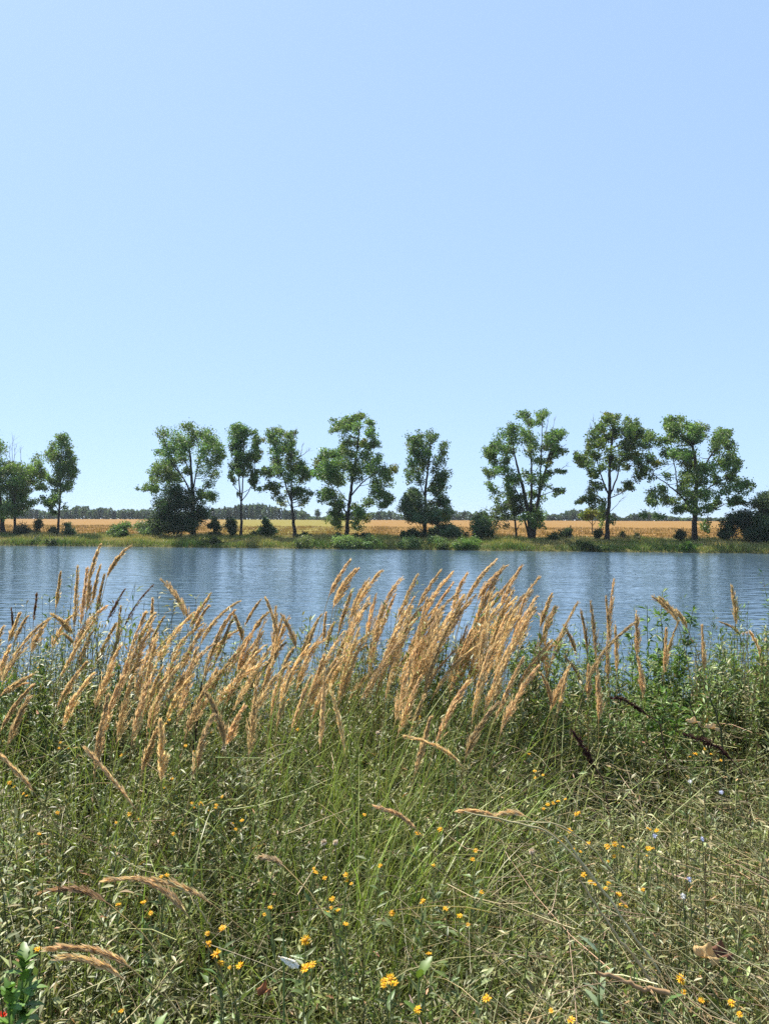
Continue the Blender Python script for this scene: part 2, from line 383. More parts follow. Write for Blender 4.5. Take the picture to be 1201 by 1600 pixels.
tree('poplar_tree', 'slim upright poplar standing in the gap left of the wide field view', 'tree', (91, 837), 10, [(2.2, .4, [(91, 837), (92, 810), (95, 770), (95, 720), (98, 688)]), (.8, .3, [(93, 800), (84, 785), (76, 780)]), (.8, .3, [(95, 760), (108, 735), (115, 722)]), (.8, .3, [(95, 745), (84, 715), (80, 705)])],
     [(95, 683, 5, 5), (104, 684, 5, 6), (85, 697, 7, 6), (98, 697, 9, 8), (108, 701, 4, 6), (78, 712, 6, 7), (92, 714, 9, 8), (106, 715, 8, 8), (116, 722, 5, 6), (92, 730, 8, 7), (108, 732, 8, 6), (116, 740, 5, 6), (95, 748, 9, 7), (108, 750, 8, 7), (85, 756, 7, 5), (104, 764, 6, 5), (78, 748, 4, 4), (70, 783, 6, 5), (77, 788, 7, 6), (86, 783, 6, 5), (90, 773, 5, 5), (102, 791, 2.5, 5), (82, 800, 4, 3)], group=TG)
tree('poplar_tree', 'broad poplar rising behind the dark round bush', 'tree', (302, 837), 9.5, [(4, 1.2, [(302, 837), (302, 805), (301, 775), (299, 735), (296, 690)]), (1.5, .5, [(301, 780), (292, 755), (278, 735), (262, 712)]), (1.3, .5, [(301, 770), (308, 730), (318, 695)]), (1.3, .5, [(302, 790), (318, 770), (335, 745)]), (1.1, .4, [(300, 785), (270, 768), (240, 764), (222, 766)]), (1, .4, [(299, 745), (282, 705), (277, 680)]), (.9, .3, [(284, 745), (262, 700), (255, 680)])],
     [(290, 664, 10, 7), (275, 680, 10, 9), (305, 674, 11, 10), (255, 677, 8, 7), (259, 692, 7, 6), (322, 678, 8, 8), (331, 690, 8, 9), (246, 706, 6, 4), (262, 710, 9, 8), (281, 700, 12, 10), (300, 694, 11, 9), (317, 702, 10, 9), (338, 702, 8, 9), (346, 712, 5, 6), (252, 728, 7, 7), (269, 725, 11, 8), (241, 738, 6, 6), (258, 745, 12, 9), (237, 757, 9, 5), (222, 765, 8, 3), (240, 767, 8, 3), (286, 718, 7, 6), (316, 722, 7, 6), (335, 722, 8, 7), (322, 738, 10, 8), (337, 742, 7, 8), (276, 744, 9, 7), (326, 755, 8, 7), (317, 770, 8, 6), (332, 775, 6, 7), (318, 786, 4, 3), (293, 735, 5, 5)], group=TG)
tree('poplar_tree', 'narrow forked poplar on a long bare trunk, two crown tips', 'tree', (377, 837), 9.5, [(2.4, 1.5, [(377, 837), (377, 810), (377, 785)]), (1.3, .4, [(377, 785), (374, 755), (372, 715), (371, 670)]), (1.2, .4, [(377, 783), (380, 755), (383, 715), (380, 680)]), (.8, .3, [(378, 783), (390, 765), (396, 745), (400, 690)]), (.6, .3, [(375, 770), (366, 760), (361, 745), (362, 700)]), (.5, .25, [(380, 770), (393, 762), (408, 755)])],
     [(372, 664, 9, 5), (363, 675, 7, 8), (376, 677, 9, 8), (383, 669, 4, 7), (366, 691, 7, 7), (378, 692, 8, 8), (398, 678, 4.5, 7), (402, 690, 5, 8), (398, 704, 7, 7), (406, 708, 3, 5), (372, 706, 9, 7), (387, 712, 5, 5), (400, 716, 5, 5), (375, 722, 8, 7), (388, 725, 6, 6), (363, 728, 6, 5), (394, 734, 4, 3), (377, 736, 7, 5), (360, 740, 3, 5), (402, 740, 3, 4), (396, 751, 7, 5), (397, 760, 3, 3), (373, 772, 2.5, 5), (367, 751, 2.5, 5), (386, 742, 4, 4)], group=TG)
tree('poplar_tree', 'ragged poplar with dead twigs sticking out of its top and a yellowing side', 'tree', (461, 839), 9.5, [(3, 1.5, [(461, 839), (457, 800), (455, 775)]), (1.5, .4, [(456, 785), (445, 752), (437, 725), (428, 690)]), (1.4, .4, [(455, 775), (455, 740), (455, 700), (460, 678)]), (1, .3, [(456, 780), (468, 755), (474, 735)]), (.8, .3, [(457, 798), (449, 780), (447, 760)]), (.6, .25, [(445, 760), (425, 760), (408, 764)])],
     [(425, 673, 7, 4), (420, 680, 5, 5), (433, 672, 4, 5), (413, 687, 2.5, 3), (428, 690, 7, 7), (446, 681, 4, 5), (460, 680, 4, 6), (455, 691, 5, 5), (432, 705, 8, 8), (446, 702, 8, 8), (462, 710, 8, 6), (432, 722, 8, 7), (450, 720, 9, 8), (466, 722, 7, 7), (410, 735, 5, 6), (420, 738, 7, 5), (434, 737, 8, 7), (456, 735, 9, 8), (472, 735, 8, 7), (455, 748, 9, 8), (470, 752, 9, 7), (482, 745, 5, 6), (484, 738, 4, 4), (428, 760, 9, 6), (411, 762, 7, 3), (405, 765, 3, 2), (430, 774, 7, 4), (465, 770, 10, 8), (481, 772, 5, 7), (440, 785, 7, 4), (474, 786, 8, 5), (452, 770, 5, 5)],
     twigs=[(453, 692, 463, 668), (462, 702, 462, 686), (468, 714, 486, 700), (470, 712, 474, 692), (440, 690, 444, 672)], group=TG, yellow=.10)
tree('poplar_tree', 'big rounded poplar in the middle of the row with foliage hanging low over its foot', 'tree', (541, 839), 9.5, [(3.3, 1.0, [(541, 839), (544, 800), (548, 770), (553, 730), (560, 690), (562, 655)]), (1.5, .4, [(544, 805), (532, 788), (520, 765), (508, 735)]), (1.3, .4, [(548, 775), (565, 755), (585, 740), (605, 735)]), (1.2, .4, [(545, 805), (560, 795), (580, 785), (600, 788)]), (1.1, .4, [(550, 750), (540, 710), (532, 670)]), (1, .3, [(555, 725), (570, 700), (580, 675)]), (.8, .3, [(546, 785), (530, 770), (520, 745)])],
     [(563, 651, 6, 5), (547, 658, 7, 7), (533, 658, 4, 4), (578, 665, 6, 8), (520, 660, 4, 4), (519, 673, 4, 4), (535, 668, 7, 6), (556, 670, 10, 7), (580, 680, 7, 7), (540, 688, 8, 7), (560, 690, 10, 7), (578, 694, 7, 5), (590, 692, 4, 5), (533, 703, 7, 5), (550, 707, 10, 8), (572, 712, 9, 8), (588, 717, 7, 6), (508, 708, 6, 5), (520, 711, 8, 7), (500, 722, 7, 7), (515, 728, 11, 9), (535, 727, 11, 9), (556, 733, 12, 10), (580, 733, 11, 9), (600, 735, 8, 7), (612, 733, 6, 7), (497, 742, 7, 6), (515, 748, 12, 9), (534, 750, 10, 7), (557, 748, 9, 6), (587, 752, 11, 8), (605, 752, 8, 8), (508, 770, 9, 7), (522, 775, 10, 7), (502, 782, 7, 4), (530, 786, 8, 6), (591, 770, 10, 7), (607, 775, 7, 4), (612, 779, 3, 2.5), (520, 797, 9, 5), (577, 785, 9, 6), (595, 790, 8, 4), (602, 790, 4, 3.5), (556, 793, 9, 6), (560, 803, 9, 6), (572, 810, 6, 5), (520, 812, 10, 7), (530, 818, 7, 6), (555, 820, 5, 4), (564, 826, 3.5, 3.5)], group=TG, dens=1.12)
tree('poplar_tree', 'slender column-shaped poplar growing out of a grey willow bush', 'tree', (663, 840), 9.5, [(3.0, .5, [(663, 840), (665, 805), (664, 770), (668, 735), (672, 705), (673, 682)]), (1, .3, [(664, 780), (655, 750), (650, 715), (652, 685)]), (1, .3, [(665, 770), (680, 745), (690, 720), (694, 700)]), (.8, .3, [(666, 790), (682, 775), (692, 757)])],
     [(657, 678, 5, 4), (642, 684, 5, 5), (672, 680, 6, 7), (680, 684, 4, 6), (650, 692, 9, 7), (668, 695, 9, 7), (637, 697, 3.5, 3.5), (695, 697, 5, 6), (690, 707, 6, 5), (648, 707, 8, 6), (665, 708, 8, 6), (645, 720, 7, 6), (660, 722, 7, 6), (680, 718, 6, 6), (692, 720, 5, 6), (640, 735, 6, 5), (653, 738, 8, 6), (680, 737, 8, 6), (697, 740, 6, 8), (690, 748, 7, 6), (640, 753, 5, 5), (655, 752, 6, 5), (680, 755, 8, 6), (695, 757, 5, 5), (685, 770, 9, 6), (670, 765, 5, 5), (693, 783, 6, 5), (680, 786, 9, 6), (697, 792, 5, 4)], group=TG, dens=.8, tint=(.08, .125, .042))
tree('poplar_tree', 'many-stemmed poplar with a fan of dark limbs and an open crown', 'tree', (830, 841), 9, [(4.0, .5, [(830, 841), (824, 795), (815, 755), (805, 720), (800, 685)]), (3.0, .4, [(832, 840), (838, 790), (850, 740), (863, 695), (870, 678)]), (2.8, .4, [(830, 840), (829, 780), (830, 720), (824, 660)]), (2.4, .4, [(834, 840), (840, 785), (844, 730), (846, 655)]), (1.8, .3, [(826, 840), (812, 780), (795, 740), (768, 708)]), (.9, .3, [(822, 800), (795, 775), (770, 760)]), (.7, .25, [(843, 775), (862, 768), (880, 768)]), (.7, .25, [(846, 748), (865, 738), (885, 736)])],
     [(812, 650, 5, 5), (823, 648, 5, 5), (845, 648, 5, 4), (851, 645, 4, 3.5), (843, 658, 4, 6), (828, 660, 5, 7), (803, 668, 8, 7), (785, 678, 9, 8), (775, 690, 8, 7), (798, 685, 9, 8), (818, 677, 7, 7), (830, 688, 7, 7), (857, 680, 6, 5), (866, 675, 8, 5), (878, 675, 6, 5), (872, 683, 7, 5), (862, 692, 6, 5), (760, 703, 7, 6), (765, 712, 7, 6), (780, 700, 8, 6), (797, 702, 8, 7), (830, 705, 9, 8), (848, 700, 6, 7), (868, 702, 5, 4), (862, 715, 5, 5), (878, 708, 4, 3), (883, 705, 2.5, 3), (790, 715, 8, 5), (770, 722, 6, 5), (833, 720, 7, 5), (855, 720, 6, 5), (757, 735, 4, 4), (765, 742, 6, 5), (775, 735, 5, 4), (788, 732, 7, 5), (800, 742, 8, 7), (820, 738, 6, 5), (862, 737, 9, 3), (878, 736, 8, 2.5), (850, 747, 8, 5), (835, 750, 8, 7), (812, 752, 7, 7), (795, 752, 6, 6), (762, 755, 6, 3), (770, 762, 6, 4), (790, 770, 8, 6), (775, 778, 8, 5), (845, 760, 7, 5), (865, 767, 4, 2.5), (880, 767, 5, 3), (868, 772, 2.5, 2.5), (830, 772, 7, 6), (848, 778, 5, 5), (820, 790, 8, 7), (835, 797, 9, 8), (846, 805, 6, 7), (825, 812, 9, 7), (840, 820, 6, 5)],
     twigs=[(858, 690, 866, 652), (852, 680, 857, 650), (874, 735, 888, 722), (872, 704, 884, 694)], group=TG, dens=.85)
tree('poplar_tree', 'young thin-stemmed tree leaning beside the many-stemmed poplar', 'tree', (807, 838), 9.6, [(1.8, .5, [(807, 838), (804, 812), (800, 790), (790, 765)]), (.7, .3, [(806, 830), (812, 818), (822, 808)]), (.7, .3, [(803, 808), (790, 800), (778, 802)])],
     [(785, 790, 9, 6), (798, 786, 8, 7), (808, 797, 7, 7), (775, 803, 8, 7), (774, 817, 5, 5), (792, 807, 8, 5), (812, 776, 6, 6), (800, 770, 6, 5)], group='small trees and bushes along the tree row', tint=(.07, .095, .04))
tree('poplar_tree', 'tall poplar on a clean straight trunk, limbs opening like a wineglass', 'tree', (947, 840), 8.5, [(3.5, 1.4, [(947, 840), (949, 805), (952, 770), (951, 740), (954, 705), (958, 665)]), (1.5, .4, [(951, 775), (941, 750), (934, 725), (926, 690)]), (1.5, .4, [(953, 772), (964, 748), (972, 720), (985, 685)]), (.8, .3, [(953, 778), (972, 770), (990, 758), (1004, 745)]), (.7, .3, [(942, 752), (926, 742), (904, 722)]), (.6, .2, [(949, 800), (938, 780), (915, 778)])],
     [(947, 650, 5, 3.5), (943, 656, 5, 4), (961, 652, 5, 4), (955, 660, 7, 5), (980, 657, 5, 4), (993, 658, 4, 3), (938, 668, 6, 5), (960, 670, 9, 6), (978, 668, 8, 6), (990, 668, 7, 6), (925, 678, 6, 5), (940, 682, 9, 7), (958, 682, 7, 5), (986, 682, 10, 8), (1000, 678, 6, 5), (922, 695, 6, 6), (938, 698, 9, 7), (952, 702, 7, 6), (980, 698, 11, 7), (1000, 695, 7, 6), (900, 712, 3, 5), (903, 720, 4, 4), (910, 725, 4, 4), (918, 712, 5, 5), (930, 712, 8, 5), (950, 718, 8, 6), (970, 712, 9, 6), (985, 712, 8, 6), (920, 728, 6, 5), (932, 735, 5, 4), (945, 728, 6, 4), (965, 728, 7, 5), (978, 730, 5, 5), (995, 715, 7, 6), (1000, 728, 7, 5), (1008, 735, 5, 4), (925, 744, 5, 3), (997, 745, 8, 5), (975, 760, 5, 5), (981, 756, 5, 4), (968, 768, 4, 3), (985, 763, 4, 3), (925, 765, 7, 5), (938, 760, 5, 4), (915, 778, 8, 4), (905, 785, 4, 2.5), (930, 778, 8, 5), (941, 786, 5, 5), (925, 790, 7, 3), (940, 799, 4, 3), (957, 815, 2.5, 4), (940, 820, 3, 3)],
     twigs=[(930, 672, 926, 652), (926, 676, 921, 660), (951, 800, 974, 776)], group=TG, tint=(.10, .14, .04), yellow=.08)
tree('poplar_tree', 'widest spreading poplar on a thick trunk, limbs reaching to both sides', 'tree', (1084, 840), 8.5, [(4.6, 1.2, [(1084, 840), (1084, 810), (1086, 775), (1089, 740), (1080, 690), (1072, 662)]), (1.8, .5, [(1083, 800), (1065, 778), (1040, 758), (1015, 742)]), (1.1, .35, [(1058, 772), (1057, 740), (1054, 700), (1050, 662)]), (1.6, .4, [(1088, 745), (1108, 715), (1122, 690), (1130, 678)]), (1.4, .4, [(1086, 775), (1110, 760), (1140, 745), (1160, 755)]), (1.1, .3, [(1085, 805), (1108, 798), (1130, 785), (1155, 785)]), (.9, .3, [(1080, 800), (1055, 790), (1025, 785)])],
     [(1046, 655, 6, 4), (1042, 663, 5, 5), (1062, 655, 6, 4), (1055, 668, 10, 7), (1075, 668, 9, 7), (1085, 672, 6, 7), (1103, 671, 6, 5), (1100, 682, 5, 4), (1122, 672, 5, 3), (1130, 680, 7, 6), (1142, 675, 3, 4), (1118, 688, 8, 7), (1135, 692, 9, 7), (1050, 685, 11, 8), (1072, 690, 11, 8), (1087, 688, 5, 5), (1030, 690, 8, 6), (1013, 680, 7, 7), (1010, 695, 7, 7), (1040, 707, 11, 7), (1062, 708, 11, 8), (1080, 710, 9, 7), (1120, 706, 8, 6), (1142, 704, 6, 7), (1138, 718, 8, 7), (1153, 722, 5, 5), (1010, 715, 7, 6), (1025, 722, 8, 5), (1070, 728, 10, 7), (1090, 730, 10, 8), (1108, 732, 9, 7), (1127, 728, 8, 6), (1150, 732, 7, 5), (1010, 735, 5, 4), (1018, 747, 6, 5), (1040, 745, 7, 5), (1070, 748, 8, 6), (1096, 750, 13, 9), (1118, 748, 7, 6), (1142, 745, 8, 6), (1160, 755, 8, 6), (1172, 760, 4, 4), (1155, 768, 8, 6), (1135, 762, 8, 7), (1020, 770, 7, 6), (1032, 765, 8, 6), (1015, 785, 7, 5), (1035, 785, 8, 6), (1053, 780, 8, 7), (1065, 766, 6, 5), (1078, 775, 9, 8), (1100, 772, 11, 8), (1122, 775, 8, 5), (1150, 783, 7, 5), (1160, 788, 5, 3), (1137, 785, 5, 4), (1115, 791, 7, 4), (1075, 792, 9, 6), (1096, 795, 11, 7), (1060, 797, 7, 5), (1030, 807, 7, 4), (1100, 820, 5, 5), (1105, 828, 3.5, 4.5), (1006, 803, 6, 4)], group=TG, dens=1.12)
tree('willow_tree', 'pale grey-green willow cut off by the right edge', 'tree', (1212, 842), 8, [(3, .6, [(1212, 842), (1208, 815), (1200, 790), (1195, 775)]), (1, .3, [(1208, 815), (1190, 795), (1182, 785)]), (1, .3, [(1208, 815), (1222, 795), (1230, 780)])],
     [(1186, 782, 8, 7), (1195, 775, 8, 6), (1178, 790, 6, 5), (1195, 790, 11, 8), (1210, 780, 12, 12), (1185, 808, 11, 5), (1200, 804, 14, 9), (1218, 800, 14, 13), (1228, 785, 12, 10)], tint=(.13, .16, .075), leaf=.2, dens=1.3, yellow=0, group='willows by the water')

BG = 'small trees and bushes along the tree row'
def bush(label, base, lobes, off=9, tint=(.035, .06, .022), leaf=.2, dens=1.3, name='bush', cat='bush', group=BG, yellow=.02, spread=.8):
    bx, by = base; tint = tuple(1.3 * v for v in tint)
    limbs = [(.9, .35, [(bx, by), (bx + R.uniform(-1, 1), by - 5), (lobes[0][0], lobes[0][1])])]
    for l in lobes[1:4]: limbs.append((.5, .2, [(bx + R.uniform(-1, 1), by - 1), ((bx + l[0]) / 2, (by + l[1]) / 2 - 1), (l[0], l[1])]))
    return tree(name, label, cat, base, off, limbs, lobes, leaf=leaf, dens=dens, tint=tint, group=group, yellow=yellow, spread=spread, crown_name='foliage', trunk_name='stems', sub=6, second=.8)
bush('dark round bush as wide as a hut at the foot of the broad poplar', (283, 838), [(272, 766, 13, 9), (297, 772, 10, 8), (256, 785, 11, 11), (280, 785, 17, 12), (300, 795, 15, 15), (258, 805, 14, 14), (283, 812, 19, 13), (314, 805, 9, 11), (324, 800, 5, 7), (246, 820, 11, 9), (270, 822, 15, 10), (298, 818, 10, 8)], 8.3, (.030, .052, .022), .22, 1.3, spread=.6)
bush('light green low shrub at the left skirt of the dark round bush', (232, 838), [(236, 820, 11, 10), (222, 826, 7, 8), (246, 828, 9, 8), (230, 831, 11, 6)], 8, (.085, .12, .06))
bush('grey-green willow bush with low spreading stems round the slender poplar', (664, 842), [(645, 769, 8, 6), (639, 780, 9, 7), (655, 781, 9, 7), (633, 793, 7, 7), (650, 795, 11, 8), (640, 806, 9, 6), (675, 800, 16, 8), (660, 808, 12, 7), (690, 806, 8, 8), (700, 804, 6, 8), (680, 812, 10, 5)], 8.6, (.075, .105, .055), .19, 1.15, group='willows by the water', spread=.7)
bush('broad grey-green bush low in front of the field beside the slender poplar', (692, 842), [(690, 830, 14, 8), (675, 834, 10, 7), (706, 833, 11, 7), (720, 837, 8, 4), (697, 825, 8, 5)], 8, (.065, .095, .05))
bush('dark shrub left of the willow bush, at the foot of the field', (640, 842), [(640, 834, 9, 5), (651, 836, 7, 5), (631, 837, 5, 4)], 9)
bush('rounded two-tier shrub as tall as a man left of the many-stemmed poplar', (752, 841), [(750, 812, 8, 9), (757, 806, 7, 7), (746, 822, 8, 8), (758, 822, 9, 9), (752, 834, 11, 7), (765, 832, 6, 6)], 8.4, (.06, .09, .045))
bush('dark shrub with reddish twigs right of the half-dead poplar', (37, 838), [(35, 826, 8, 6), (42, 831, 8, 5), (29, 832, 7, 5)], 9.6, (.05, .055, .03), dens=.8)
bush('thin upright dark shrub standing before the golden field', (58, 838), [(58, 820, 4, 5), (57, 829, 4.5, 6), (61, 815, 3, 3)], 9.4, (.04, .055, .028), dens=.9)
bush('small dark shrub hugging the left side of the slim poplar', (83, 838), [(82, 828, 5, 5), (85, 833, 5, 4)], 9.2, (.045, .06, .03), dens=.8)
bush('spiky dark shrub right of the slim poplar', (107, 838), [(106, 822, 3.5, 5), (108, 831, 5, 5), (114, 833, 5, 3)], 9.2, (.04, .06, .03))
bush('bright green round shrub alone before the golden field', (190, 839), [(190, 827, 9, 6), (180, 830, 8, 6), (197, 823, 5, 4), (173, 833, 6, 4), (192, 834, 10, 4)], 8.4, (.075, .11, .045))
bush('small tree-like bush on one bare stem right of the broad poplar', (338, 838), [(336, 817, 6, 5), (330, 821, 5, 3), (341, 823, 3, 5), (335, 836, 10, 3)], 9)
bush('upright bushy shrub left of the narrow forked poplar', (361, 838), [(361, 815, 5, 5), (359, 822, 6, 6), (363, 831, 5, 5)], 9.2, (.042, .065, .03))
bush('cone-shaped dark shrub between the forked and the ragged poplar', (416, 840), [(416, 812, 3, 6), (417, 821, 6, 6), (415, 830, 10, 5), (405, 835, 10, 4), (428, 832, 5, 4)], 8.8)
bush('low dark shrub against the foot of the ragged poplar', (472, 842), [(478, 838, 8, 4), (470, 840, 6, 3)], 9, (.04, .055, .025))
bush('low shadowed brush at the foot of the big rounded poplar', (556, 841), [(556, 837, 7, 3), (530, 838, 10, 3), (574, 838, 6, 3)], 9.2, (.04, .055, .025))
bush('bush with an arching top beside the grey post', (884, 841), [(883, 829, 5, 4), (880, 834, 6, 4), (888, 833, 3, 5)], 8.6, (.035, .05, .026))
bush('flat dark bush left of the grey post', (868, 843), [(868, 839, 7, 3.5), (860, 841, 5, 2.5)], 7)
bush('knee-high dark shrub left of the straight poplar trunk', (935, 840), [(934, 832, 4, 4), (930, 837, 4, 3)], 8.6, (.05, .06, .03))
bush('single dry weed clump in front of the golden field right of the straight trunk', (974, 841), [(974, 837, 3, 3.5), (993, 839, 4, 2)], 8.5, (.06, .06, .03))
bush('small round shrub before the field left of the thick trunk', (1062, 841), [(1062, 834, 6, 5), (1058, 838, 4, 3)], 8, (.045, .06, .03))
bush('green bushy treetop rising beyond the field behind the straight trunk', (925, 822), [(925, 803, 11, 6), (912, 806, 8, 4), (937, 808, 6, 4)], 30, (.075, .10, .03), leaf=.3)
bush('dark leafy bush with a gap at its foot, right of the thick trunk', (1138, 842), [(1150, 808, 12, 7), (1140, 818, 11, 9), (1132, 828, 7, 7), (1128, 836, 6, 4), (1143, 834, 6, 5)], 8, (.036, .058, .028))
bush('silver-topped bush between the dark bush and the pale willow', (1163, 842), [(1163, 806, 11, 8), (1160, 816, 12, 8), (1168, 824, 10, 8)], 8.4, (.08, .105, .065))
bush('dense dark hedge bush cut by the right edge under the pale willow', (1190, 844), [(1180, 826, 14, 12), (1195, 824, 14, 13), (1210, 826, 16, 14), (1186, 836, 14, 7), (1205, 838, 16, 7), (1172, 834, 8, 7)], 7.2, (.04, .062, .03), dens=1.4)
WG = 'leafy shrubs at the far waterline'
for lab, b, lb, tn in [
    ('silvery shrub at the waterline under the big rounded poplar', (540, 855), [(540, 846, 15, 7), (528, 850, 9, 5), (552, 849, 9, 6)], (.12, .17, .09)),
    ('silvery shrub at the waterline right of the big rounded poplar', (580, 855), [(578, 847, 13, 7), (590, 850, 9, 5), (568, 851, 7, 4)], (.11, .165, .085)),
    ('silvery shrub at the waterline left below the willow bush', (640, 856), [(640, 847, 14, 7), (628, 851, 8, 5), (652, 851, 7, 4)], (.105, .15, .085)),
    ('round pale shrub at the waterline below the slender poplar', (682, 857), [(682, 847, 11, 7), (674, 851, 7, 4), (692, 851, 6, 4)], (.11, .16, .085)),
    ('bright green shrub at the waterline below the gap before the two-tier shrub', (728, 857), [(728, 847, 14, 7), (742, 851, 9, 5), (716, 852, 8, 4)], (.11, .17, .06)),
    ('pale dusty shrub at the waterline below the ragged poplar', (475, 855), [(475, 846, 10, 6), (466, 849, 7, 4), (484, 850, 6, 4)], (.12, .15, .085)),
    ('dark ball-shaped shrub at the waterline right of the dark bush', (337, 855), [(337, 847, 6, 5), (334, 851, 5, 3)], (.028, .045, .02)),
    ('smaller dark ball shrub next to the dark ball-shaped one', (320, 855), [(320, 848, 4.5, 4), (323, 851, 3, 3)], (.035, .055, .022)),
    ('flat dark shrub on the waterline below the golden field at left', (56, 852), [(56, 847, 9, 4), (48, 849, 5, 2)], (.028, .048, .02)),
    ('low dark shrub on the waterline below the slim poplar', (82, 852), [(82, 848, 7, 3), (90, 849, 4, 2)], (.03, .05, .02)),
    ('tiny dark shrub on the waterline below the half-dead poplar', (20, 852), [(18, 847, 6, 3), (8, 849, 5, 2)], (.03, .05, .02)),
    ('wide bright green creeping shrub on the waterline left below the thick trunk', (1072, 861), [(1072, 855, 12, 3.5), (1056, 856, 8, 3), (1088, 857, 10, 3)], (.07, .13, .03)),
    ('dark green shrub added as tree shadow on the waterline between the two right-hand trunks', (905, 859), [(905, 852, 14, 4), (890, 853, 10, 4), (925, 853, 12, 4), (945, 855, 10, 3)], (.04, .065, .025)),  # added shrub, its dark tint stands in for the poplar's cast shadow
]:
    bush(lab, b, lb, 1.3, (tn[0] * .85, tn[1] * .82, tn[2] * .6), .16, 1.4, name='bank_shrub', cat='shrub', group=WG)

# wooden posts at the field edge
def post(label, px, py0, py1, off, r):
    Y = 100.
    for _ in range(5): x = at(px, py0, Y)[0]; Y = float(yb(x)) + off
    A = at(px, py0, Y); A[2] = far_z(A[0], Y) - .1; B = at(px + .4, py1, Y)
    mb = MB(); n = 8
    mb.tube(quad_path(A, B, np.array([.01, 0, 0]), 6, .006), np.linspace(r, r * .85, 6), 7, col=(.09, .075, .06))
    mb.tube([B, B + (0, 0, .03)], [r * .85, .002], 7, col=(.13, .11, .09))
    o = mb.build('wooden_post', M_bark); tag(o, label, 'post', 'old posts at the field edge')
post('weathered grey post standing beside the arching bush at the field edge', 890.5, 840, 821, 8.6, .09)
post('thin stake at the field edge right of the ragged poplar', 472.5, 840, 828, 9.4, .05)

# ------------------------------------------------------------------ far wood beyond the field
wp = np.array([(-80, 798), (0, 800), (50, 798), (62, 799), (75, 803), (100, 799), (112, 797), (119, 793), (138, 793), (142, 800), (150, 797), (165, 796), (176, 797), (180, 801), (192, 797), (206, 796), (212, 801), (222, 798), (236, 797), (245, 801), (325, 802), (333, 796), (350, 794), (365, 793), (372, 789), (395, 789), (412, 788), (422, 792), (440, 795), (452, 799), (466, 798), (480, 801), (484, 808), (512, 808), (520, 803), (575, 802), (590, 800), (612, 800), (622, 804), (630, 806), (690, 804), (697, 799), (712, 798), (716, 803), (722, 800), (728, 798), (738, 803), (745, 798), (752, 802), (770, 806), (850, 805), (858, 804), (875, 805), (882, 798), (893, 795), (908, 797), (930, 799), (952, 802), (962, 803), (966, 809), (978, 809), (983, 803), (995, 802), (1006, 799), (1020, 800), (1030, 802), (1050, 806), (1060, 808), (1100, 808), (1130, 807), (1180, 805), (1290, 802)])
mbw = MB(); x = -78.0; YW = 455
while x < 1285:
    top = np.interp(x, wp[:, 0], wp[:, 1]) + R.normal(0, .7); wd = R.uniform(4, 8)
    Yt = YW + R.uniform(-12, 25); k = Yt / F
    h = (813 - top) * k
    cz = far_z(0, Yt); cx = at(x, 812, Yt)[0]
    tint = np.array((.07, .10, .052)) * np.exp(R.normal(0, .25)) * (1, R.uniform(.9, 1.1), R.uniform(.9, 1.4))
    n = int(420 * max(.5, h / 4))
    u = unit(R.normal(0, 1, (n, 3))) * R.uniform(.5, 1, (n, 1)) ** .4
    lump = 1 + .22 * np.sin(u[:, :1] * 5 + R.uniform(0, 6)) * np.sin(u[:, 2:] * 5 + R.uniform(0, 6))
    P = np.array([cx, Yt, cz + h * .5]) + u * lump * np.array([wd * k * .75, wd * k * .75, h * .52])
    P[:, 2] = np.maximum(P[:, 2], cz + .1)
    cards(mbw, P, R.uniform(.5, 1.0, n), jit(tint, n, .2, .06))
    x += wd * .75
o = mbw.build('far_woodland', M_leaf); tag(o, 'low dark line of woodland along the far edge of the field', 'woodland', kind='stuff')
def far_tree(label, px, top, rx, Y, tint):
    k = Y / F; A = at(px, 812, Y); z0 = float(far_z(A[0], Y)); h = (813 - top) * k
    t = thing('distant_tree', label, 'tree', (A[0], Y, z0), 'lone trees beyond the field')
    tb = MB(); tb.tube([(A[0], Y, z0 - .2), (A[0] + .1, Y, z0 + h * .3), (A[0], Y, z0 + h * .7)], [.28, .2, .08], 6, col=(.045, .036, .03)); tb.build('trunk', M_bark, t, True)
    cb = MB(); n = 900
    cs = unit(R.normal(0, 1, (16, 3))) * R.uniform(.2, 1, (16, 1)) * np.array([rx * k * .75, rx * k * .75, h * .3])
    P = np.array([A[0], Y, z0 + h * .56]) + cs[R.integers(0, 16, n)] + unit(R.normal(0, 1, (n, 3))) * R.uniform(.1, 1, (n, 1)) * rx * k * .42
    P = P[P[:, 2] > z0 + .25]
    cards(cb, P, R.uniform(.4, .75, len(P)), jit(tint, len(P), .2, .06)); cb.build('crown', M_leaf, t)
far_tree('round far tree standing alone on the horizon left of the big rounded poplar', 495, 794, 9, 430, (.04, .06, .034))
far_tree('rounded far tree, tallest of the left stretch of the horizon wood', 129, 792, 9, 432, (.05, .075, .04))
far_tree('far tree on the horizon just right of the ragged poplar trunk', 472, 797, 8, 434, (.06, .085, .04))
far_tree('pointed far tree on the horizon between willow bush and two-tier shrub', 724, 796, 5, 432, (.035, .055, .035))
far_tree('spreading far tree on the horizon right of the grey post', 893, 794, 10, 432, (.04, .06, .036))
far_tree('far tree on the horizon just right of the straight poplar trunk', 958, 800, 5, 432, (.045, .065, .036))
far_tree('bright green far tree on the horizon left of the widest poplar', 1012, 797, 9, 425, (.07, .1, .035))
far_tree('dark far tree right of the horizon gap', 990, 801, 7, 430, (.035, .055, .033))

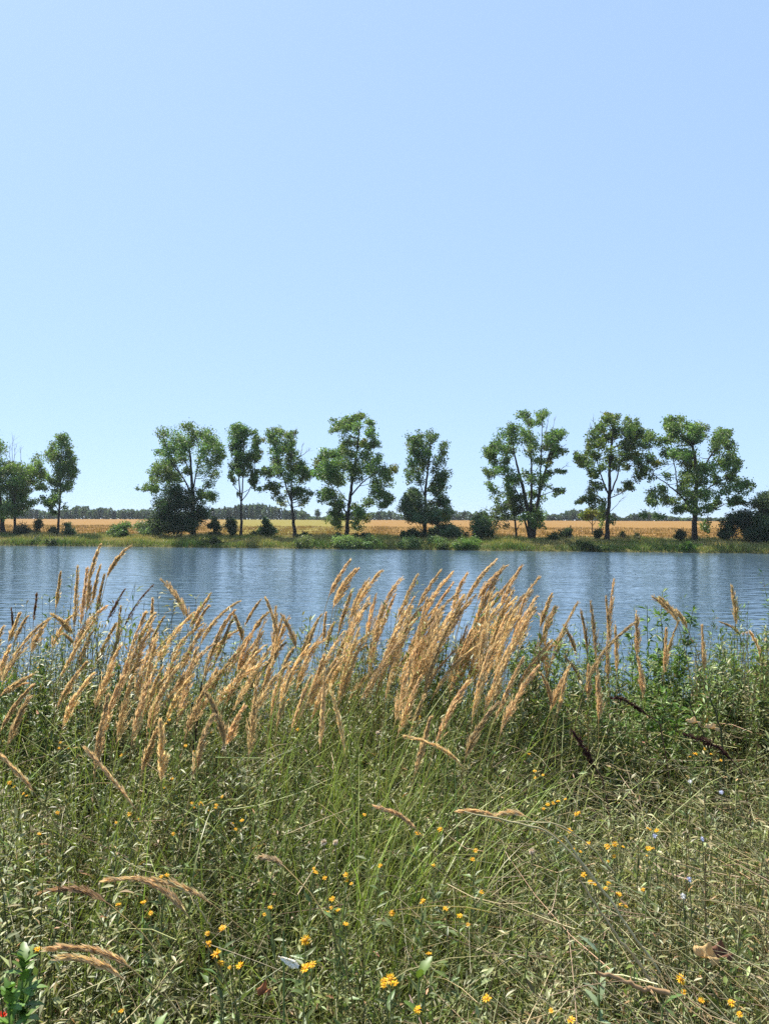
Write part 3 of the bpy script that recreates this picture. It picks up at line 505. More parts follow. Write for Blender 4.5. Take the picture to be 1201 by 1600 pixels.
# ------------------------------------------------------------------ grass of the far bank and the field's ragged edge
def far_grass(name, label, n, s0, s1, hh, ww, cols, xlim=78, power=1.0):
    xx = R.uniform(-xlim, xlim, n); ss = s0 + (s1 - s0) * R.uniform(0, 1, n) ** power
    yy = yb(xx) + ss
    zz = far_z(xx, yy)
    patch = np.sin(xx * .35 + 1.3 * np.sin(ss * .6)) + .6 * np.sin(xx * 1.1 + ss * .9) + R.normal(0, .5, n)
    c0 = np.array(cols)[np.clip(((patch + 1.6) / 3.2 * len(cols)).astype(int), 0, len(cols) - 1)]
    c = np.clip(c0 * np.exp(R.normal(0, .18, (n, 1))) * np.exp(R.normal(0, .06, (n, 3))), 0, .8)
    h = R.uniform(*hh, n) * (1 + .35 * np.sin(xx * .8 + 2))
    mb = MB(); blades(mb, np.stack([xx, yy, zz - .03], -1), R.uniform(0, 2 * PI, n), h, R.uniform(.1, .7, n), R.uniform(*ww, n), c, seg=2)
    o = mb.build(name, M_blade); return tag(o, label, 'grass', kind='stuff')
far_grass('bank_grass', 'green and straw-coloured grass covering the far bank', 42000, .4, 9.5, (.25, .6), (.018, .04), [(.17, .20, .042), (.26, .25, .068), (.34, .28, .09), (.40, .30, .115)])
far_grass('reed_fringe', 'green reedy fringe along the far waterline', 16000, .1, 1.5, (.35, .8), (.02, .04), [(.08, .13, .028), (.12, .17, .04), (.17, .20, .05), (.22, .22, .07)])
far_grass('field_edge_weeds', 'dry brown weeds where the bank meets the field', 14000, 8.5, 14.5, (.2, .5), (.02, .05), [(.10, .085, .03), (.20, .14, .06), (.09, .10, .03), (.25, .16, .07)])
far_grass('crop_stubble', 'ripe golden crop standing in the field', 60000, 13.5, 75, (.2, .38), (.03, .07), [(.20, .112, .032), (.23, .132, .040), (.26, .155, .052)], 120, 1.3)

# ------------------------------------------------------------------ near meadow
def scatter(n, y0, y1, wx=.56, mx=.5):
    y = np.sqrt(R.uniform(y0 ** 2, y1 ** 2, n)); x = R.uniform(-1, 1, n) * (wx * y + mx)
    # the meadow goes on past the frame on both sides
    m = int(n * .32); y2 = R.uniform(y0, y1, m); x2 = R.choice([-1, 1], m) * (wx * y2 + mx + R.uniform(0, 1, m) ** 1.3 * 1.9)
    return np.concatenate([x, x2]), np.concatenate([y, y2])
def pxx(x, y): return 600.5 + x / y * F

def patch(x, y):
    return np.clip(np.sin(x * 3.1 + 1.7 * np.sin(y * 2.3)) * np.sin(y * 4.1 + 1.3 * np.sin(x * 1.9 + 1)) + .5 * np.sin(x * 7.3 + y * 5.1), -1, 1)
# leafy weeds
def weeds(name, label, n, y0, y1, hh, nleaf, ll, cols, lean=.25, sel=None):
    x, y = scatter(n, y0, y1); n = len(x)
    if sel is None: sel = lambda x, y: np.clip(1.15 + .75 * np.sin(x * 5.3 + 2 * np.sin(y * 3.7 + 1)) * np.sin(y * 6.1 + x * 1.7), .12, 1)
    if True:
        k = sel(x, y) > R.uniform(0, 1, n); x, y = x[k], y[k]; n = len(x)
    pt = patch(x, y); z = near_z(x, y); h = R.uniform(*hh, n) * (1 + .26 * pt)
    az = R.normal(0, 1.2, n); ln = R.uniform(.02, lean, n)
    ci = np.clip(((pt * .5 + .5 + R.normal(0, .22, n)) * len(cols)).astype(int), 0, len(cols) - 1); pc = np.array(cols)[ci] * np.exp(R.normal(0, .16, (n, 1)))
    mb = MB()
    # stems
    t = np.linspace(0, 1, 5)
    cur = lambda tt: np.stack([np.cos(az)[:, None] * ln[:, None] * h[:, None] * tt ** 2, np.sin(az)[:, None] * ln[:, None] * h[:, None] * tt ** 2, h[:, None] * tt], -1) + np.stack([x, y, z], -1)[:, None]
    P = cur(np.broadcast_to(t, (n, 5))); th = np.arange(3) * 2 * PI / 3
    off = np.stack([np.cos(th), np.sin(th), th * 0], -1)
    rr = np.linspace(.0019, .0007, 5)
    V = P[:, :, None] + rr[None, :, None, None] * off[None, None]
    b = np.arange(n)[:, None, None] * 15; i = np.arange(4)[None, :, None] * 3; j = np.arange(3)[None, None]; j2 = (j + 1) % 3
    Q = np.stack([b + i + j, b + i + j2, b + i + 3 + j2, b + i + 3 + j], -1).reshape(-1, 4)
    sc = np.where(R.random((n, 1)) < .3, np.array([[.16, .11, .06]]), np.array([[.10, .115, .045]])) * np.exp(R.normal(0, .2, (n, 1)))
    mb.add(V, Q=Q, col=np.repeat(sc, 15, 0))
    # leaves
    tt = R.uniform(.22, 1, (n, nleaf)) ** .8
    B = cur(tt).reshape(-1, 3); m = n * nleaf
    a = R.uniform(0, 2 * PI, m); el = R.normal(.55, .45, m)
    D = np.stack([np.cos(a) * np.cos(el), np.sin(a) * np.cos(el), np.sin(el)], -1)
    Lf = R.uniform(*ll, m) * (1.25 - .45 * tt.ravel()) * np.repeat(R.choice([.6, .85, 1.1], n), nleaf)
    col = np.repeat(pc, nleaf, 0) * np.exp(R.normal(0, .2, (m, 1))) * np.exp(R.normal(0, .07, (m, 3)))
    dry = R.random(m) < np.clip(.30 - .3 * tt.ravel(), .03, 1); col[dry] = jit((.26, .17, .08), dry.sum(), .3, .1)
    # small stalk distance so leaves of a twig spread a little from the stem
    B = B + D * R.uniform(0, .018, (m, 1))
    leaves(mb, B, D, Lf, Lf * R.uniform(.085, .165, m), np.clip(col, 0, .8))
    o = mb.build(name, M_weed); return tag(o, label, 'weeds', kind='stuff')
GC = [(.135, .155, .045), (.185, .19, .072), (.095, .12, .030), (.24, .23, .11)]
weeds('meadow_weeds', 'dense low leafy green weeds covering the near bank', 6500, .75, 4.6, (.40, .68), 70, (.016, .034), GC)
weeds('crest_weeds', 'taller leafy weeds along the crest of the near bank', 2600, 2.8, 4.5, (.62, .90), 50, (.022, .040), GC, sel=lambda x, y: np.where((pxx(x, y) > 405) & (pxx(x, y) < 440), .15, 1))
weeds('tall_bank_weeds', 'tall bushy green weeds along the right part of the bank crest', 1700, 3.0, 4.4, (.70, 1.02), 60, (.026, .05), [(.12, .175, .045), (.15, .19, .055), (.11, .16, .05)], sel=lambda x, y: np.where(pxx(x, y) > 815, 1, .12))
weeds('grey_leaf_weeds', 'pale narrow-leaved weeds mixed through the near meadow', 900, .8, 4.4, (.42, .72), 44, (.014, .026), [(.25, .24, .14), (.20, .20, .09)], sel=lambda x, y: np.where(x > -.3, .8, .5))
weeds('undergrowth', 'short dense undergrowth low between the meadow stems', 2200, .7, 4.4, (.14, .36), 30, (.018, .034), [(.07, .085, .024), (.09, .10, .032)])

# green grass blades, thickest in the middle under the plumes
def blade_field(name, label, n, y0, y1, hh, ww, bend, col, coltip, sel, mat, az=None):
    x, y = scatter(n, y0, y1); n = len(x); k = sel(pxx(x, y), y) > R.uniform(0, 1, n); x, y = x[k], y[k]; n = len(x)
    # tufts
    x = x + R.normal(0, .02, n); z = near_z(x, y)
    a = R.normal(.2, 1.5, n) if az is None else az(n)
    mb = MB(); blades(mb, np.stack([x, y, z], -1), a, R.uniform(*hh, n), R.uniform(*bend, n), R.uniform(*ww, n), jit(col, n, .25, .08), 5, jit(coltip, n, .25, .08))
    o = mb.build(name, mat); return tag(o, label, 'grass', kind='stuff')
mid = lambda p, y: np.exp(-((p - 610) / 210) ** 2)
blade_field('meadow_grass', 'long green grass blades growing through the near meadow', 24000, .8, 4.6, (.38, .80), (.0009, .0022), (.1, .9), (.11, .135, .032), (.26, .26, .10), lambda p, y: .6 + .4 * mid(p, y), M_blade)
blade_field('plume_grass_leaves', 'tall upright green grass leaves round the feet of the plumes', 11000, 1.7, 3.9, (.6, 1.02), (.0018, .0036), (.1, .7), (.12, .17, .03), (.26, .29, .08), lambda p, y: np.clip(np.exp(-((p - 620) / 190) ** 2) + .35 * np.exp(-((p - 200) / 220) ** 2), 0, 1), M_blade)
blade_field('dry_grass', 'thin straw-coloured dead grass tangled through the meadow', 9000, .8, 4.4, (.25, .6), (.0008, .0016), (.1, .8), (.34, .28, .14), (.58, .50, .31), lambda p, y: np.where(p > 760, 1, .5), M_dry)
xo = R.uniform(-14, 14, 52000); yo = R.uniform(-2.5, 8.5, 52000); k = (np.abs(xo) > .56 * np.maximum(yo, 0) + 1.6) | (yo > 4.3)
xo = xo[k]; yo = yo[k]; n = len(xo); mb = MB()
blades(mb, np.stack([xo, yo, near_z(xo, yo)], -1), R.normal(.2, 1.5, n), R.uniform(.35, .8, n), R.uniform(.1, .9, n), R.uniform(.002, .005, n), jit((.11, .135, .035), n, .25, .08), 4, jit((.26, .25, .10), n, .25, .08))
tag(mb.build('bank_slope_grass', M_blade), 'tall grass on the slope down to the water and along the bank to both sides', 'grass', kind='stuff')
# flattened straw lying toward the lower right
def lying(name, label, n, x0, x1, y0, y1, col, zlo, zhi, az_m, az_s, ln, rad):
    y = R.uniform(y0, y1, n); x = y * R.uniform(x0, x1, n)
    z = near_z(x, y) + R.uniform(zlo, zhi, n)
    a = R.normal(az_m, az_s, n); el = R.normal(.12, .2, n); l = R.uniform(*ln, n)
    D = np.stack([np.cos(a) * np.cos(el), np.sin(a) * np.cos(el), np.sin(el)], -1)
    A = np.stack([x, y, z], -1) - D * l[:, None] * .5
    mb = MB(); t = np.linspace(0, 1, 4)
    sag = R.normal(0, .10, n)
    P = A[:, None] + D[:, None] * (l[:, None] * t)[..., None]; P[:, :, 2] += (sag[:, None] * l[:, None]) * 4 * t * (1 - t)
    th = np.arange(3) * 2 * PI / 3
    sd = unit(np.cross(D, [0, 0, 1.0])); u2 = np.cross(sd, D)
    ring = np.cos(th)[None, :, None] * sd[:, None] + np.sin(th)[None, :, None] * u2[:, None]
    rr = R.uniform(*rad, n)[:, None] * np.array([1, .85, .65, .35])
    V = P[:, :, None] + rr[..., None, None] * ring[:, None]
    b = np.arange(n)[:, None, None] * 12; i = np.arange(3)[None, :, None] * 3; j = np.arange(3)[None, None]; j2 = (j + 1) % 3
    Q = np.stack([b + i + j, b + i + j2, b + i + 3 + j2, b + i + 3 + j], -1).reshape(-1, 4)
    mb.add(V, Q=Q, col=np.repeat(jit(col, n, .3, .08), 12, 0))
    o = mb.build(name, M_dry); return tag(o, label, 'dry stalks', kind='stuff')
lying('flattened_straw', 'pale dry stalks lying flattened across the weeds at right', 1050, .08, .58, .9, 4.0, (.38, .33, .19), .33, .68, 2.4, .5, (.10, .38), (.0007, .0015))
lying('scattered_stalks', 'loose dry stalks lying every way among the weeds', 1100, -.58, .45, .8, 3.8, (.36, .31, .18), .22, .66, 2.2, 1.5, (.08, .3), (.0006, .0013))
# leaf litter on the soil
x, y = scatter(16000, .6, 4.4); n = len(x); a = R.uniform(0, 2 * PI, n); el = R.normal(0, .4, n)
mb = MB(); leaves(mb, np.stack([x, y, near_z(x, y) + R.uniform(.005, .07, n)], -1), np.stack([np.cos(a) * np.cos(el), np.sin(a) * np.cos(el), np.sin(el)], -1), R.uniform(.015, .05, n), R.uniform(.002, .007, n), jit((.10, .068, .036), n, .35, .1))
tag(mb.build('leaf_litter', M_brown), 'brown dead leaves and straw lying on the soil under the weeds', 'leaf litter', kind='stuff')

# ------------------------------------------------------------------ plumed grasses, one by one
used = set()
def plume_label(tx, ty, text):
    q = (round(tx / 1201 * 100), round(ty / 1600 * 100)); k = 0
    lab = f'{text}, tip {q[0]} percent across and {q[1]} percent down the photo'
    if lab in used:
        lab = f'{text}, tip {tx / 12.01:.1f} percent across and {ty / 16:.1f} percent down the photo'
    used.add(lab); return lab
TAN = (.58, .44, .25)
def plumed(tx, ty, bx, by, depth=None, width=1.0, col=TAN, bow=.18, label=None, group='tan plumed grasses on the near bank', nb=78, root=None, stem=True):
    ln = math.hypot(tx - bx, ty - by)
    bx += (bx - tx) * .14; by += (by - ty) * .14
    Y = depth or float(np.clip(.25 * F / max(ln, 40), 1.75, 3.3) + R.normal(0, .1))
    if depth is None and by > 1000: Y = max(1.5, min(Y, .67 * F / (by - 812) + R.normal(0, .04)))
    B = at(bx, by, Y); T = at(tx, ty, Y + R.normal(0, .02))
    L_ = np.linalg.norm(T - B)
    if root is None:
        lean = (T - B) / max(L_, 1e-6)
        rx = B[0] - np.clip(lean[0], -.7, .7) * R.uniform(.15, .4) * .5; ry = Y + R.normal(0, .06)
        G = np.array([rx, ry, float(near_z(rx, ry))])
    else: G = root
    t = thing('plumed_grass', label or plume_label(tx, ty, random.choice(['tan feathery grass plume', 'golden grass plume', 'straw-brown grass plume'])), 'grass', G, group)
    # axis: from base more upright, bowing toward the tip
    bow = bow * R.uniform(.5, 2.0)
    updir = unit(B - G) if root is None else unit(unit(T - B) + np.array([0, 0, .45]))
    ctl = B + (T - B) * .5 + (updir * L_ * .5 - (T - B) * .5) * min(1, bow * 2.2)
    tt = np.linspace(0, 1, 12)[:, None]
    AX = (1 - tt) ** 2 * B + 2 * tt * (1 - tt) * ctl + tt ** 2 * T
    def axis(u):
        u = np.asarray(u)[:, None]; return (1 - u) ** 2 * B + 2 * u * (1 - u) * ctl + u ** 2 * T
    def tang(u):
        u = np.asarray(u)[:, None]; return unit(2 * (1 - u) * (ctl - B) + 2 * u * (T - ctl))
    pm = MB(); cbase = np.asarray(col) * np.exp(np.clip(R.normal(-.04, .16), -.45, .18)) * np.exp(R.normal(0, .015, 3))
    pm.tube(AX, np.linspace(.0011, .0004, 12), 4, col=cbase * .8)
    ns = 11
    u0_ = R.beta(1.05, 1.35, nb) * .96; a = R.uniform(0, 2 * PI, nb)
    X = axis(u0_); Tn = tang(u0_); s1 = unit(np.cross(Tn, [0.3, 1, 0.1])); s2 = np.cross(Tn, s1)
    open_ = R.uniform(.11, .32) * width
    ang = R.uniform(.35, 1.25, nb) * open_
    bl = L_ * (.13 + .17 * (1 - u0_)) * R.uniform(.6, 1.15, nb)
    bl = np.minimum(bl, L_ * ((1 - u0_) * 1.02 + .015)); ang = ang * (1.1 - .75 * u0_ ** 1.5)
    Rd = np.cos(a)[:, None] * s1 + np.sin(a)[:, None] * s2
    Bd = unit(Tn * np.cos(ang)[:, None] + Rd * np.sin(ang)[:, None] + np.array([.10, 0, -.02]))
    f = np.linspace(.12, 1, ns)
    SP = X[:, None] + Bd[:, None] * (bl[:, None] * f)[..., None]
    # branchlets follow the axis curve
    fol = axis(np.clip(u0_ [:, None] + bl[:, None] * f / L_, 0, 1).ravel()) - X.repeat(ns, 0) - (Tn[:, None] * (bl[:, None] * f)[..., None]).reshape(-1, 3)
    SP = SP.reshape(-1, 3) + fol + R.normal(0, .0012, (nb * ns, 3))
    m = nb * ns; d = unit(np.repeat(Bd, ns, 0) + R.normal(0, .13, (m, 3)))
    sl_ = R.uniform(.010, .018, m); w_ = sl_ * R.uniform(.075, .12, m)
    sd = unit(np.cross(d, R.normal(0, 1, (m, 3))))
    V = np.stack([SP, SP + d * sl_[:, None] * .4 + sd * w_[:, None], SP + d * sl_[:, None], SP + d * sl_[:, None] * .4 - sd * w_[:, None]], 1)
    cc = np.clip(cbase * np.exp(R.normal(0, .22, (m, 1))) * np.exp(R.normal(0, .03, (m, 3))), 0, .85)
    pm.add(V, Q=np.arange(m)[:, None] * 4 + np.arange(4), col=np.repeat(cc, 4, 0))
    pm.build('plume', M_plume, t)
    if stem:
        sm = MB(); c2 = B - unit(ctl - B) * np.linalg.norm(B - G) * .45
        q = np.linspace(0, 1, 10)[:, None]; SPn = (1 - q) ** 2 * G + 2 * q * (1 - q) * c2 + q ** 2 * B
        cs = (1 - q) * np.array([.10, .13, .035]) + q * np.array([.30, .22, .09])
        sm.tube(SPn, np.linspace(.0019, .0011, 10), 4, col=cs); sm.build('stem', M_stem, t, True)
        for _ in range(2):
            i = int(R.integers(1, 6)); lb = MB()
            blades(lb, SPn[i:i + 1], R.normal(.3, 1.3, 1), R.uniform(.22, .42, 1), R.uniform(.3, 1.2, 1), R.uniform(.0016, .003, 1), jit((.11, .14, .04), 1), 6, jit((.24, .21, .08), 1))
            lb.build('leaf_blade', M_blade, t)
    return t
PL = """156 853 141 905;202 854 171 899;94 896 88 948;121 888 116 975;135 890 127 970;140 900 137 950;156 885 145 938;162 900 152 955;42 965 25 1000;80 963 12 1062;75 970 52 1015;150 965 100 1050;165 948 120 1010;145 985 125 1040;180 975 148 1040;188 950 182 1010;55 1052 5 1085;40 1068 0 1090;50 1072 5 1140;45 1090 15 1160;145 1053 103 1130;135 1035 95 1100;225 960 190 1080;240 965 205 1060;235 985 190 1075;190 1060 160 1150;167 1090 150 1200;205 1060 185 1150;240 1000 215 1090;240 1050 210 1150;115 960 85 1010;82 960 112 990;95 988 114 1006;30 960 15 1000;5 980 -10 1030;15 1010 -8 1070;253 907 285 960;262 912 292 965;238 938 236 970;327 930 300 975;325 948 305 985;302 958 245 1040;315 975 270 1025;320 978 285 1045;372 940 320 1000;365 955 335 1010;370 985 330 1025;380 1008 330 1075;355 1038 320 1090;405 940 385 975;365 960 378 1000;415 937 430 990;418 958 398 985;440 965 425 1030;400 1000 375 1050;398 1015 360 1085;435 1020 395 1075;402 1060 390 1170;380 1105 355 1160;275 1045 235 1140;300 1055 265 1120;270 990 225 1050;322 1085 348 1160;330 1120 305 1200;245 1140 225 1200;250 1130 252 1210;305 1035 260 1100;255 965 235 1010;240 960 215 1010;545 877 517 927;553 891 524 945;558 890 530 940;594 893 555 960;575 905 548 970;548 925 530 985;586 930 572 1000;575 945 558 972;625 903 585 990;600 950 575 1030;650 900 622 965;645 935 600 1030;640 950 610 1050;508 960 505 1000;500 962 470 1030;495 970 480 1015;505 1000 445 1065;535 987 485 1080;520 975 510 1010;557 1005 515 1080;545 1010 512 1070;603 1038 552 1090;570 995 540 1060;450 1020 425 1110;455 1015 432 1080;480 1010 440 1090;445 1005 425 1030;430 950 427 1020;450 965 430 1030;440 962 460 1008;687 892 655 945;705 895 665 960;706 912 670 975;728 897 708 950;773 876 735 930;770 880 730 940;790 884 750 935;785 886 755 945;813 885 780 950;803 900 772 945;840 903 800 985;818 935 800 1010;833 935 812 1010;838 945 805 1005;770 920 745 1000;765 930 750 1040;755 925 740 1000;740 930 700 990;720 945 690 1010;690 950 650 1040;700 960 660 1050;680 960 635 1030;675 985 640 1070;735 985 705 1080;745 990 715 1060;725 1000 700 1075;800 925 775 990;805 950 775 1050;790 960 760 1060;780 980 750 1050;765 980 740 1060;860 930 845 975;865 950 850 990;850 980 853 1060;690 1015 662 1050;660 1030 635 1100;730 1065 685 1155;775 1100 732 1178;815 1030 775 1120;838 1042 788 1135;655 1060 625 1140;660 1090 640 1150;670 1125 650 1200;957 908 948 1000;945 935 950 1015;960 980 962 1045;906 955 915 1010;921 942 930 1035;881 980 897 1020;993 957 994 1020;996 1030 1003 1085;888 1042 862 1105;885 1050 872 1110;883 1028 905 1068;845 1055 860 1100;918 1042 918 1085;931 1045 934 1120;947 1010 948 1060;1058 972 1038 1040;1039 985 1037 1045;1095 980 1098 1050;1142 918 1148 970"""
for s_ in PL.split(';'):
    a_, b_, c_, d_ = map(float, s_.split())
    plumed(a_, b_, c_, d_)
# fillers inside the dense clumps
for i in range(100):
    r = R.random()
    if r < .64: bx = R.normal(685, 85); ty = R.uniform(925, 1020)
    elif r < .9: bx = R.uniform(150, 410); ty = R.uniform(950, 1060)
    else: bx = R.uniform(430, 560); ty = R.uniform(985, 1060)
    l = R.uniform(70, 115); an = math.radians(R.normal(66, 9))
    plumed(bx + l * math.cos(an), ty, bx, ty + l * math.sin(an))
DK = (.17, .10, .06)
for q, lb in [((57, 930, 53, 968), 'thin dark brown grass plume standing upright against the water at left'), ((193, 923, 171, 965), 'dark brown grass plume leaning right alone against the water'), ((237, 916, 198, 975), 'long dark brown grass plume leaning right beside the shorter dark one'), ((18, 953, 20, 985), 'thin dark grass spike at the left edge against the water')]:
    plumed(*q, col=DK, width=.6, label=lb, nb=26)
for q, lb, wd in [((1020, 934, 1056, 970), 'thick tan plume leaning left across the tall leafy spire', 1.5), ((1031, 935, 1054, 968), 'second tan plume pressed against the thick left-leaning one', 1.2), ((1056, 955, 1071, 979), 'short grey plume leaning left behind the thick left-leaning plume', 1.6), ((1170, 988, 1186, 1030), 'grey-brown plume leaning left near the right edge', .7), ((1126, 973, 1152, 992), 'thin dry spray bent over left against the water near the right edge', .6)]:
    plumed(*q, width=wd, label=lb, nb=60 if wd > 1 else 30)
# bent and fallen plumes in the weeds
def fallen(x0, y0, x1, y1, drop, lb, width=1, bow=0.5, col=(.66, .50, .28)):
    Y1 = drop * F / (y1 - 806); Bp = at(x1, y1, Y1); Y0 = Y1 - R.uniform(-.02, .06); 
    ex, ey = x1 + (x1 - x0) * .9, y1 + abs(x1 - x0) * .7 + 20
    G = at(ex, ey, Y1 + .05); G[2] = float(near_z(G[0], G[1]))
    plumed(x0, y0, x1, y1, depth=Y1, width=width * .32, nb=44, bow=bow, label=lb, root=G, col=col, group='bent and fallen plumes in the weeds')
fallen(170, 1374, 312, 1408, .66, 'long tan plume arching left low over the weeds beside a yellow flower', .8)
fallen(224, 1376, 285, 1424, .66, 'broken pale plume hanging under the long arching one', 1.3)
fallen(78, 1482, 188, 1508, .66, 'pale plume arching left above the bright green broadleaf plant', 1.0)
fallen(98, 1496, 182, 1526, .66, 'lower of the two pale plumes arching above the broadleaf plant', .8)
fallen(66, 1394, 160, 1412, .66, 'thin brown plume lying left of the long arching one', .7, col=(.36, .24, .13))
fallen(590, 1262, 642, 1292, .66, 'short bent plume pointing left in the middle of the meadow', 1.0)
fallen(720, 1268, 775, 1282, .66, 'thin plume lying almost flat right of the meadow middle', .8)
fallen(0, 1180, 46, 1230, .62, 'plume falling to the right at the left edge', 1.0, .1)
fallen(636, 1152, 712, 1192, .64, 'plume lying level in front of the dense clump', 1.0)
fallen(135, 1172, 202, 1252, .62, 'fallen plume sloping down right below the left clump', 1.0, .1)
fallen(780, 1272, 818, 1276, .66, 'stubby pale plume lying by the crossing straw stalks', 1.2)
fallen(410, 1340, 440, 1352, .66, 'small curled pale plume in the left middle of the meadow', 1.1)
fallen(515, 1075, 536, 1165, .60, 'plume drooping straight down at the front of the middle gap', 1.2, .1)

# ------------------------------------------------------------------ tall leafy plants at the crest
def leafy_plant(label, top, Y, stems, spread, leaf_l, tint, nleaf=60, group='tall leafy weeds on the bank crest', name='leafy_weed', low=.25, wr=.13):
    stems = int(stems * 2.1); nleaf = int(nleaf * 1.4); top = (top[0], top[1] - 12)
    tp = at(top[0], top[1], Y); G = np.array([tp[0], Y, float(near_z(tp[0], Y))]); H = tp[2] - G[2]
    t = thing(name, label, 'plant', G, group)
    sm = MB(); lm = MB(); Bs = []; Ds = []; Ls = []
    for k in range(stems):
        hh = H * (1 if k == 0 else R.uniform(.62, .96)); az = R.uniform(0, 2 * PI); sp = 0 if k == 0 else spread * R.uniform(.3, 1)
        E = G + np.array([math.cos(az) * sp, math.sin(az) * sp * .7, hh]); A = G + np.array([math.cos(az), math.sin(az), 0]) * .03
        P = quad_path(A, E, np.array([-math.cos(az) * sp * .25, 0, .05]), 10, .004)
        sm.tube(P, np.linspace(.0035, .0012, 10), 5, col=(.10, .10, .05))
        nl = int(nleaf * hh / H); u = np.sort(R.uniform(low, 1, nl)); idx = u * 9
        Q = np.stack([np.interp(idx, np.arange(10), P[:, c]) for c in range(3)], -1)
        # short side twigs carry the leaves
        a = np.arange(nl) * 2.4 + R.normal(0, .3, nl); el = R.normal(.35, .3, nl)
        D = np.stack([np.cos(a) * np.cos(el), np.sin(a) * np.cos(el), np.sin(el)], -1)
        ext = R.uniform(.005, .07, nl) * (1.15 - u)
        for r_ in range(4):
            d2 = unit(D + R.normal(0, .45, (nl, 3)))
            Bs.append(Q + D * ext[:, None] * (.4 + .6 * r_ / 3)); Ds.append(d2); Ls.append(leaf_l * 1.2 * R.uniform(.55, 1.1, nl) * (1.15 - .4 * u))
        for i_ in range(0, nl, 2): sm.tube([Q[i_], Q[i_] + D[i_] * ext[i_]], [.001, .0006], 3, col=(.10, .115, .05))
    B = np.concatenate(Bs); D = np.concatenate(Ds); Lf = np.concatenate(Ls)
    leaves(lm, B, D, Lf, Lf * wr, jit(tint, len(B), .22, .07))
    sm.build('stems', M_stem, t, True); lm.build('foliage', M_weed, t)
LG = (.13, .205, .052)
leafy_plant('tall leafy spire rising above the water beside the left-leaning plumes', (1034, 936), 3.6, 3, .16, .05, LG, 46)
leafy_plant('bushy leafy weed left of the tall spire, top against the water', (985, 996), 3.6, 6, .24, .045, LG, 52)
leafy_plant('bushy leafy weed right below the tall spire', (1062, 1008), 3.5, 6, .26, .045, LG, 52)
leafy_plant('low leafy weed between the single plume and the right edge', (1120, 1030), 3.6, 6, .28, .05, (.10, .14, .05), 50)
leafy_plant('leafy weed cut by the right edge, against the water', (1188, 1012), 3.4, 5, .24, .05, LG, 50)
leafy_plant('dark leafy weed behind the right end of the plume clump', (872, 1008), 3.7, 5, .2, .045, LG, 46)
leafy_plant('green weed under the right end of the plume clump', (835, 1012), 3.5, 5, .24, .045, (.10, .15, .04), 50)
leafy_plant('leafy weed right of the pair of leaning plumes', (930, 1022), 3.7, 5, .22, .045, LG, 46)
leafy_plant('dark leafy weed in front of the left water gap', (180, 1052), 3.3, 6, .26, .045, LG, 54)
leafy_plant('leafy weed with small flowers near the left edge', (62, 1048), 3.3, 5, .24, .045, (.09, .13, .04), 50)
leafy_plant('leafy weed filling the crest left of the middle gap', (285, 1058), 3.4, 6, .26, .04, (.10, .14, .045), 50)
leafy_plant('bluish leafy weed at the crest by the middle water gap', (385, 1050), 3.5, 5, .24, .045, (.085, .125, .06), 46)
leafy_plant('leafy weed under the first tall plumes of the middle clump', (560, 1048), 3.5, 5, .24, .045, (.11, .16, .035), 46)
leafy_plant('leafy weed hidden among the plumes of the middle clump', (655, 1010), 3.4, 5, .2, .045, LG, 46)
leafy_plant('leafy weed low at the right end of the crest', (1150, 1062), 3.2, 6, .26, .045, (.10, .14, .05), 50)
leafy_plant('leafy weed in the shade below the tall spire', (1000, 1060), 3.1, 6, .26, .042, LG, 50)
leafy_plant('leafy weed at the far left end of the crest', (5, 1075), 3.2, 5, .24, .045, LG, 50)
leafy_plant('leafy weed below the left plume clump', (120, 1095), 2.9, 6, .26, .04, (.10, .14, .045), 50)

# broadleaf plants close to the camera
def broadleaf(label, px, py, drop, n, ll, tint, spread=.1, name='broadleaf_plant', wr=.28, upr=.9, group='broad-leaved plants in the near meadow'):
    Y = drop * F / (py - 806); c = at(px, py, Y); G = np.array([c[0], c[1], float(near_z(c[0], c[1]))])
    t = thing(name, label, 'plant', G, group)
    st = MB(); st.tube([G, (G + c) / 2 + R.normal(0, .01, 3), c], [.0028, .0022, .0012], 6, col=(.13, .18, .06)); st.build('stem', M_stem, t, True)
    for k in range(n):
        a = k * 2.4 + R.uniform(-.3, .3); el = R.normal(upr, .3); L_ = ll * R.uniform(.7, 1.15)
        B = G + (c - G) * (1 - (.2 if n > 20 else .35) * R.random())
        D = np.array([math.cos(a) * math.cos(el), math.sin(a) * math.cos(el), math.sin(el)])
        sd = unit(np.cross(D, [0, 0, 1.0])); nn = np.cross(sd, D)
        m = 8; lm = MB(); V = []
        for i in range(m + 1):
            u = i / m; w = L_ * wr * math.sin(PI * min(1, u * .93 + .04)) ** .8 * (1 + .22 * math.sin(u * 19 + k)); ctr = B + D * L_ * u - nn * L_ * .28 * u * u
            V += [ctr - sd * w + nn * w * .25, ctr, ctr + sd * w + nn * w * .25]
        Q = [(3 * i + j, 3 * i + j + 1, 3 * i + j + 4, 3 * i + j + 3) for i in range(m) for j in (0, 1)]
        cc = jit(tint, 1, .12, .05)[0]; vc = np.array([cc, cc * 1.35, cc] * (m + 1))
        lm.add(V, Q=Q, col=vc); lm.build('leaf', M_weed, t, True)
broadleaf('bright green broad-leaved plant in the bottom left corner', 38, 1500, .60, 70, .029, (.10, .165, .035), wr=.2)
broadleaf('second bright green plant cut by the bottom left corner', 15, 1545, .62, 60, .029, (.10, .18, .035), wr=.2)
broadleaf('fresh green toothed leaf tuft at the bottom edge left of the middle', 232, 1585, .68, 8, .036, (.11, .19, .03), wr=.17, upr=1.2)
broadleaf('dark green dock-like leaves behind the dry twig', 1035, 1568, .70, 10, .038, (.08, .12, .04), wr=.22)
broadleaf('grey-green long-leaved plant among the slanting stalks', 935, 1482, .69, 14, .034, (.15, .19, .11), wr=.15, upr=.7)
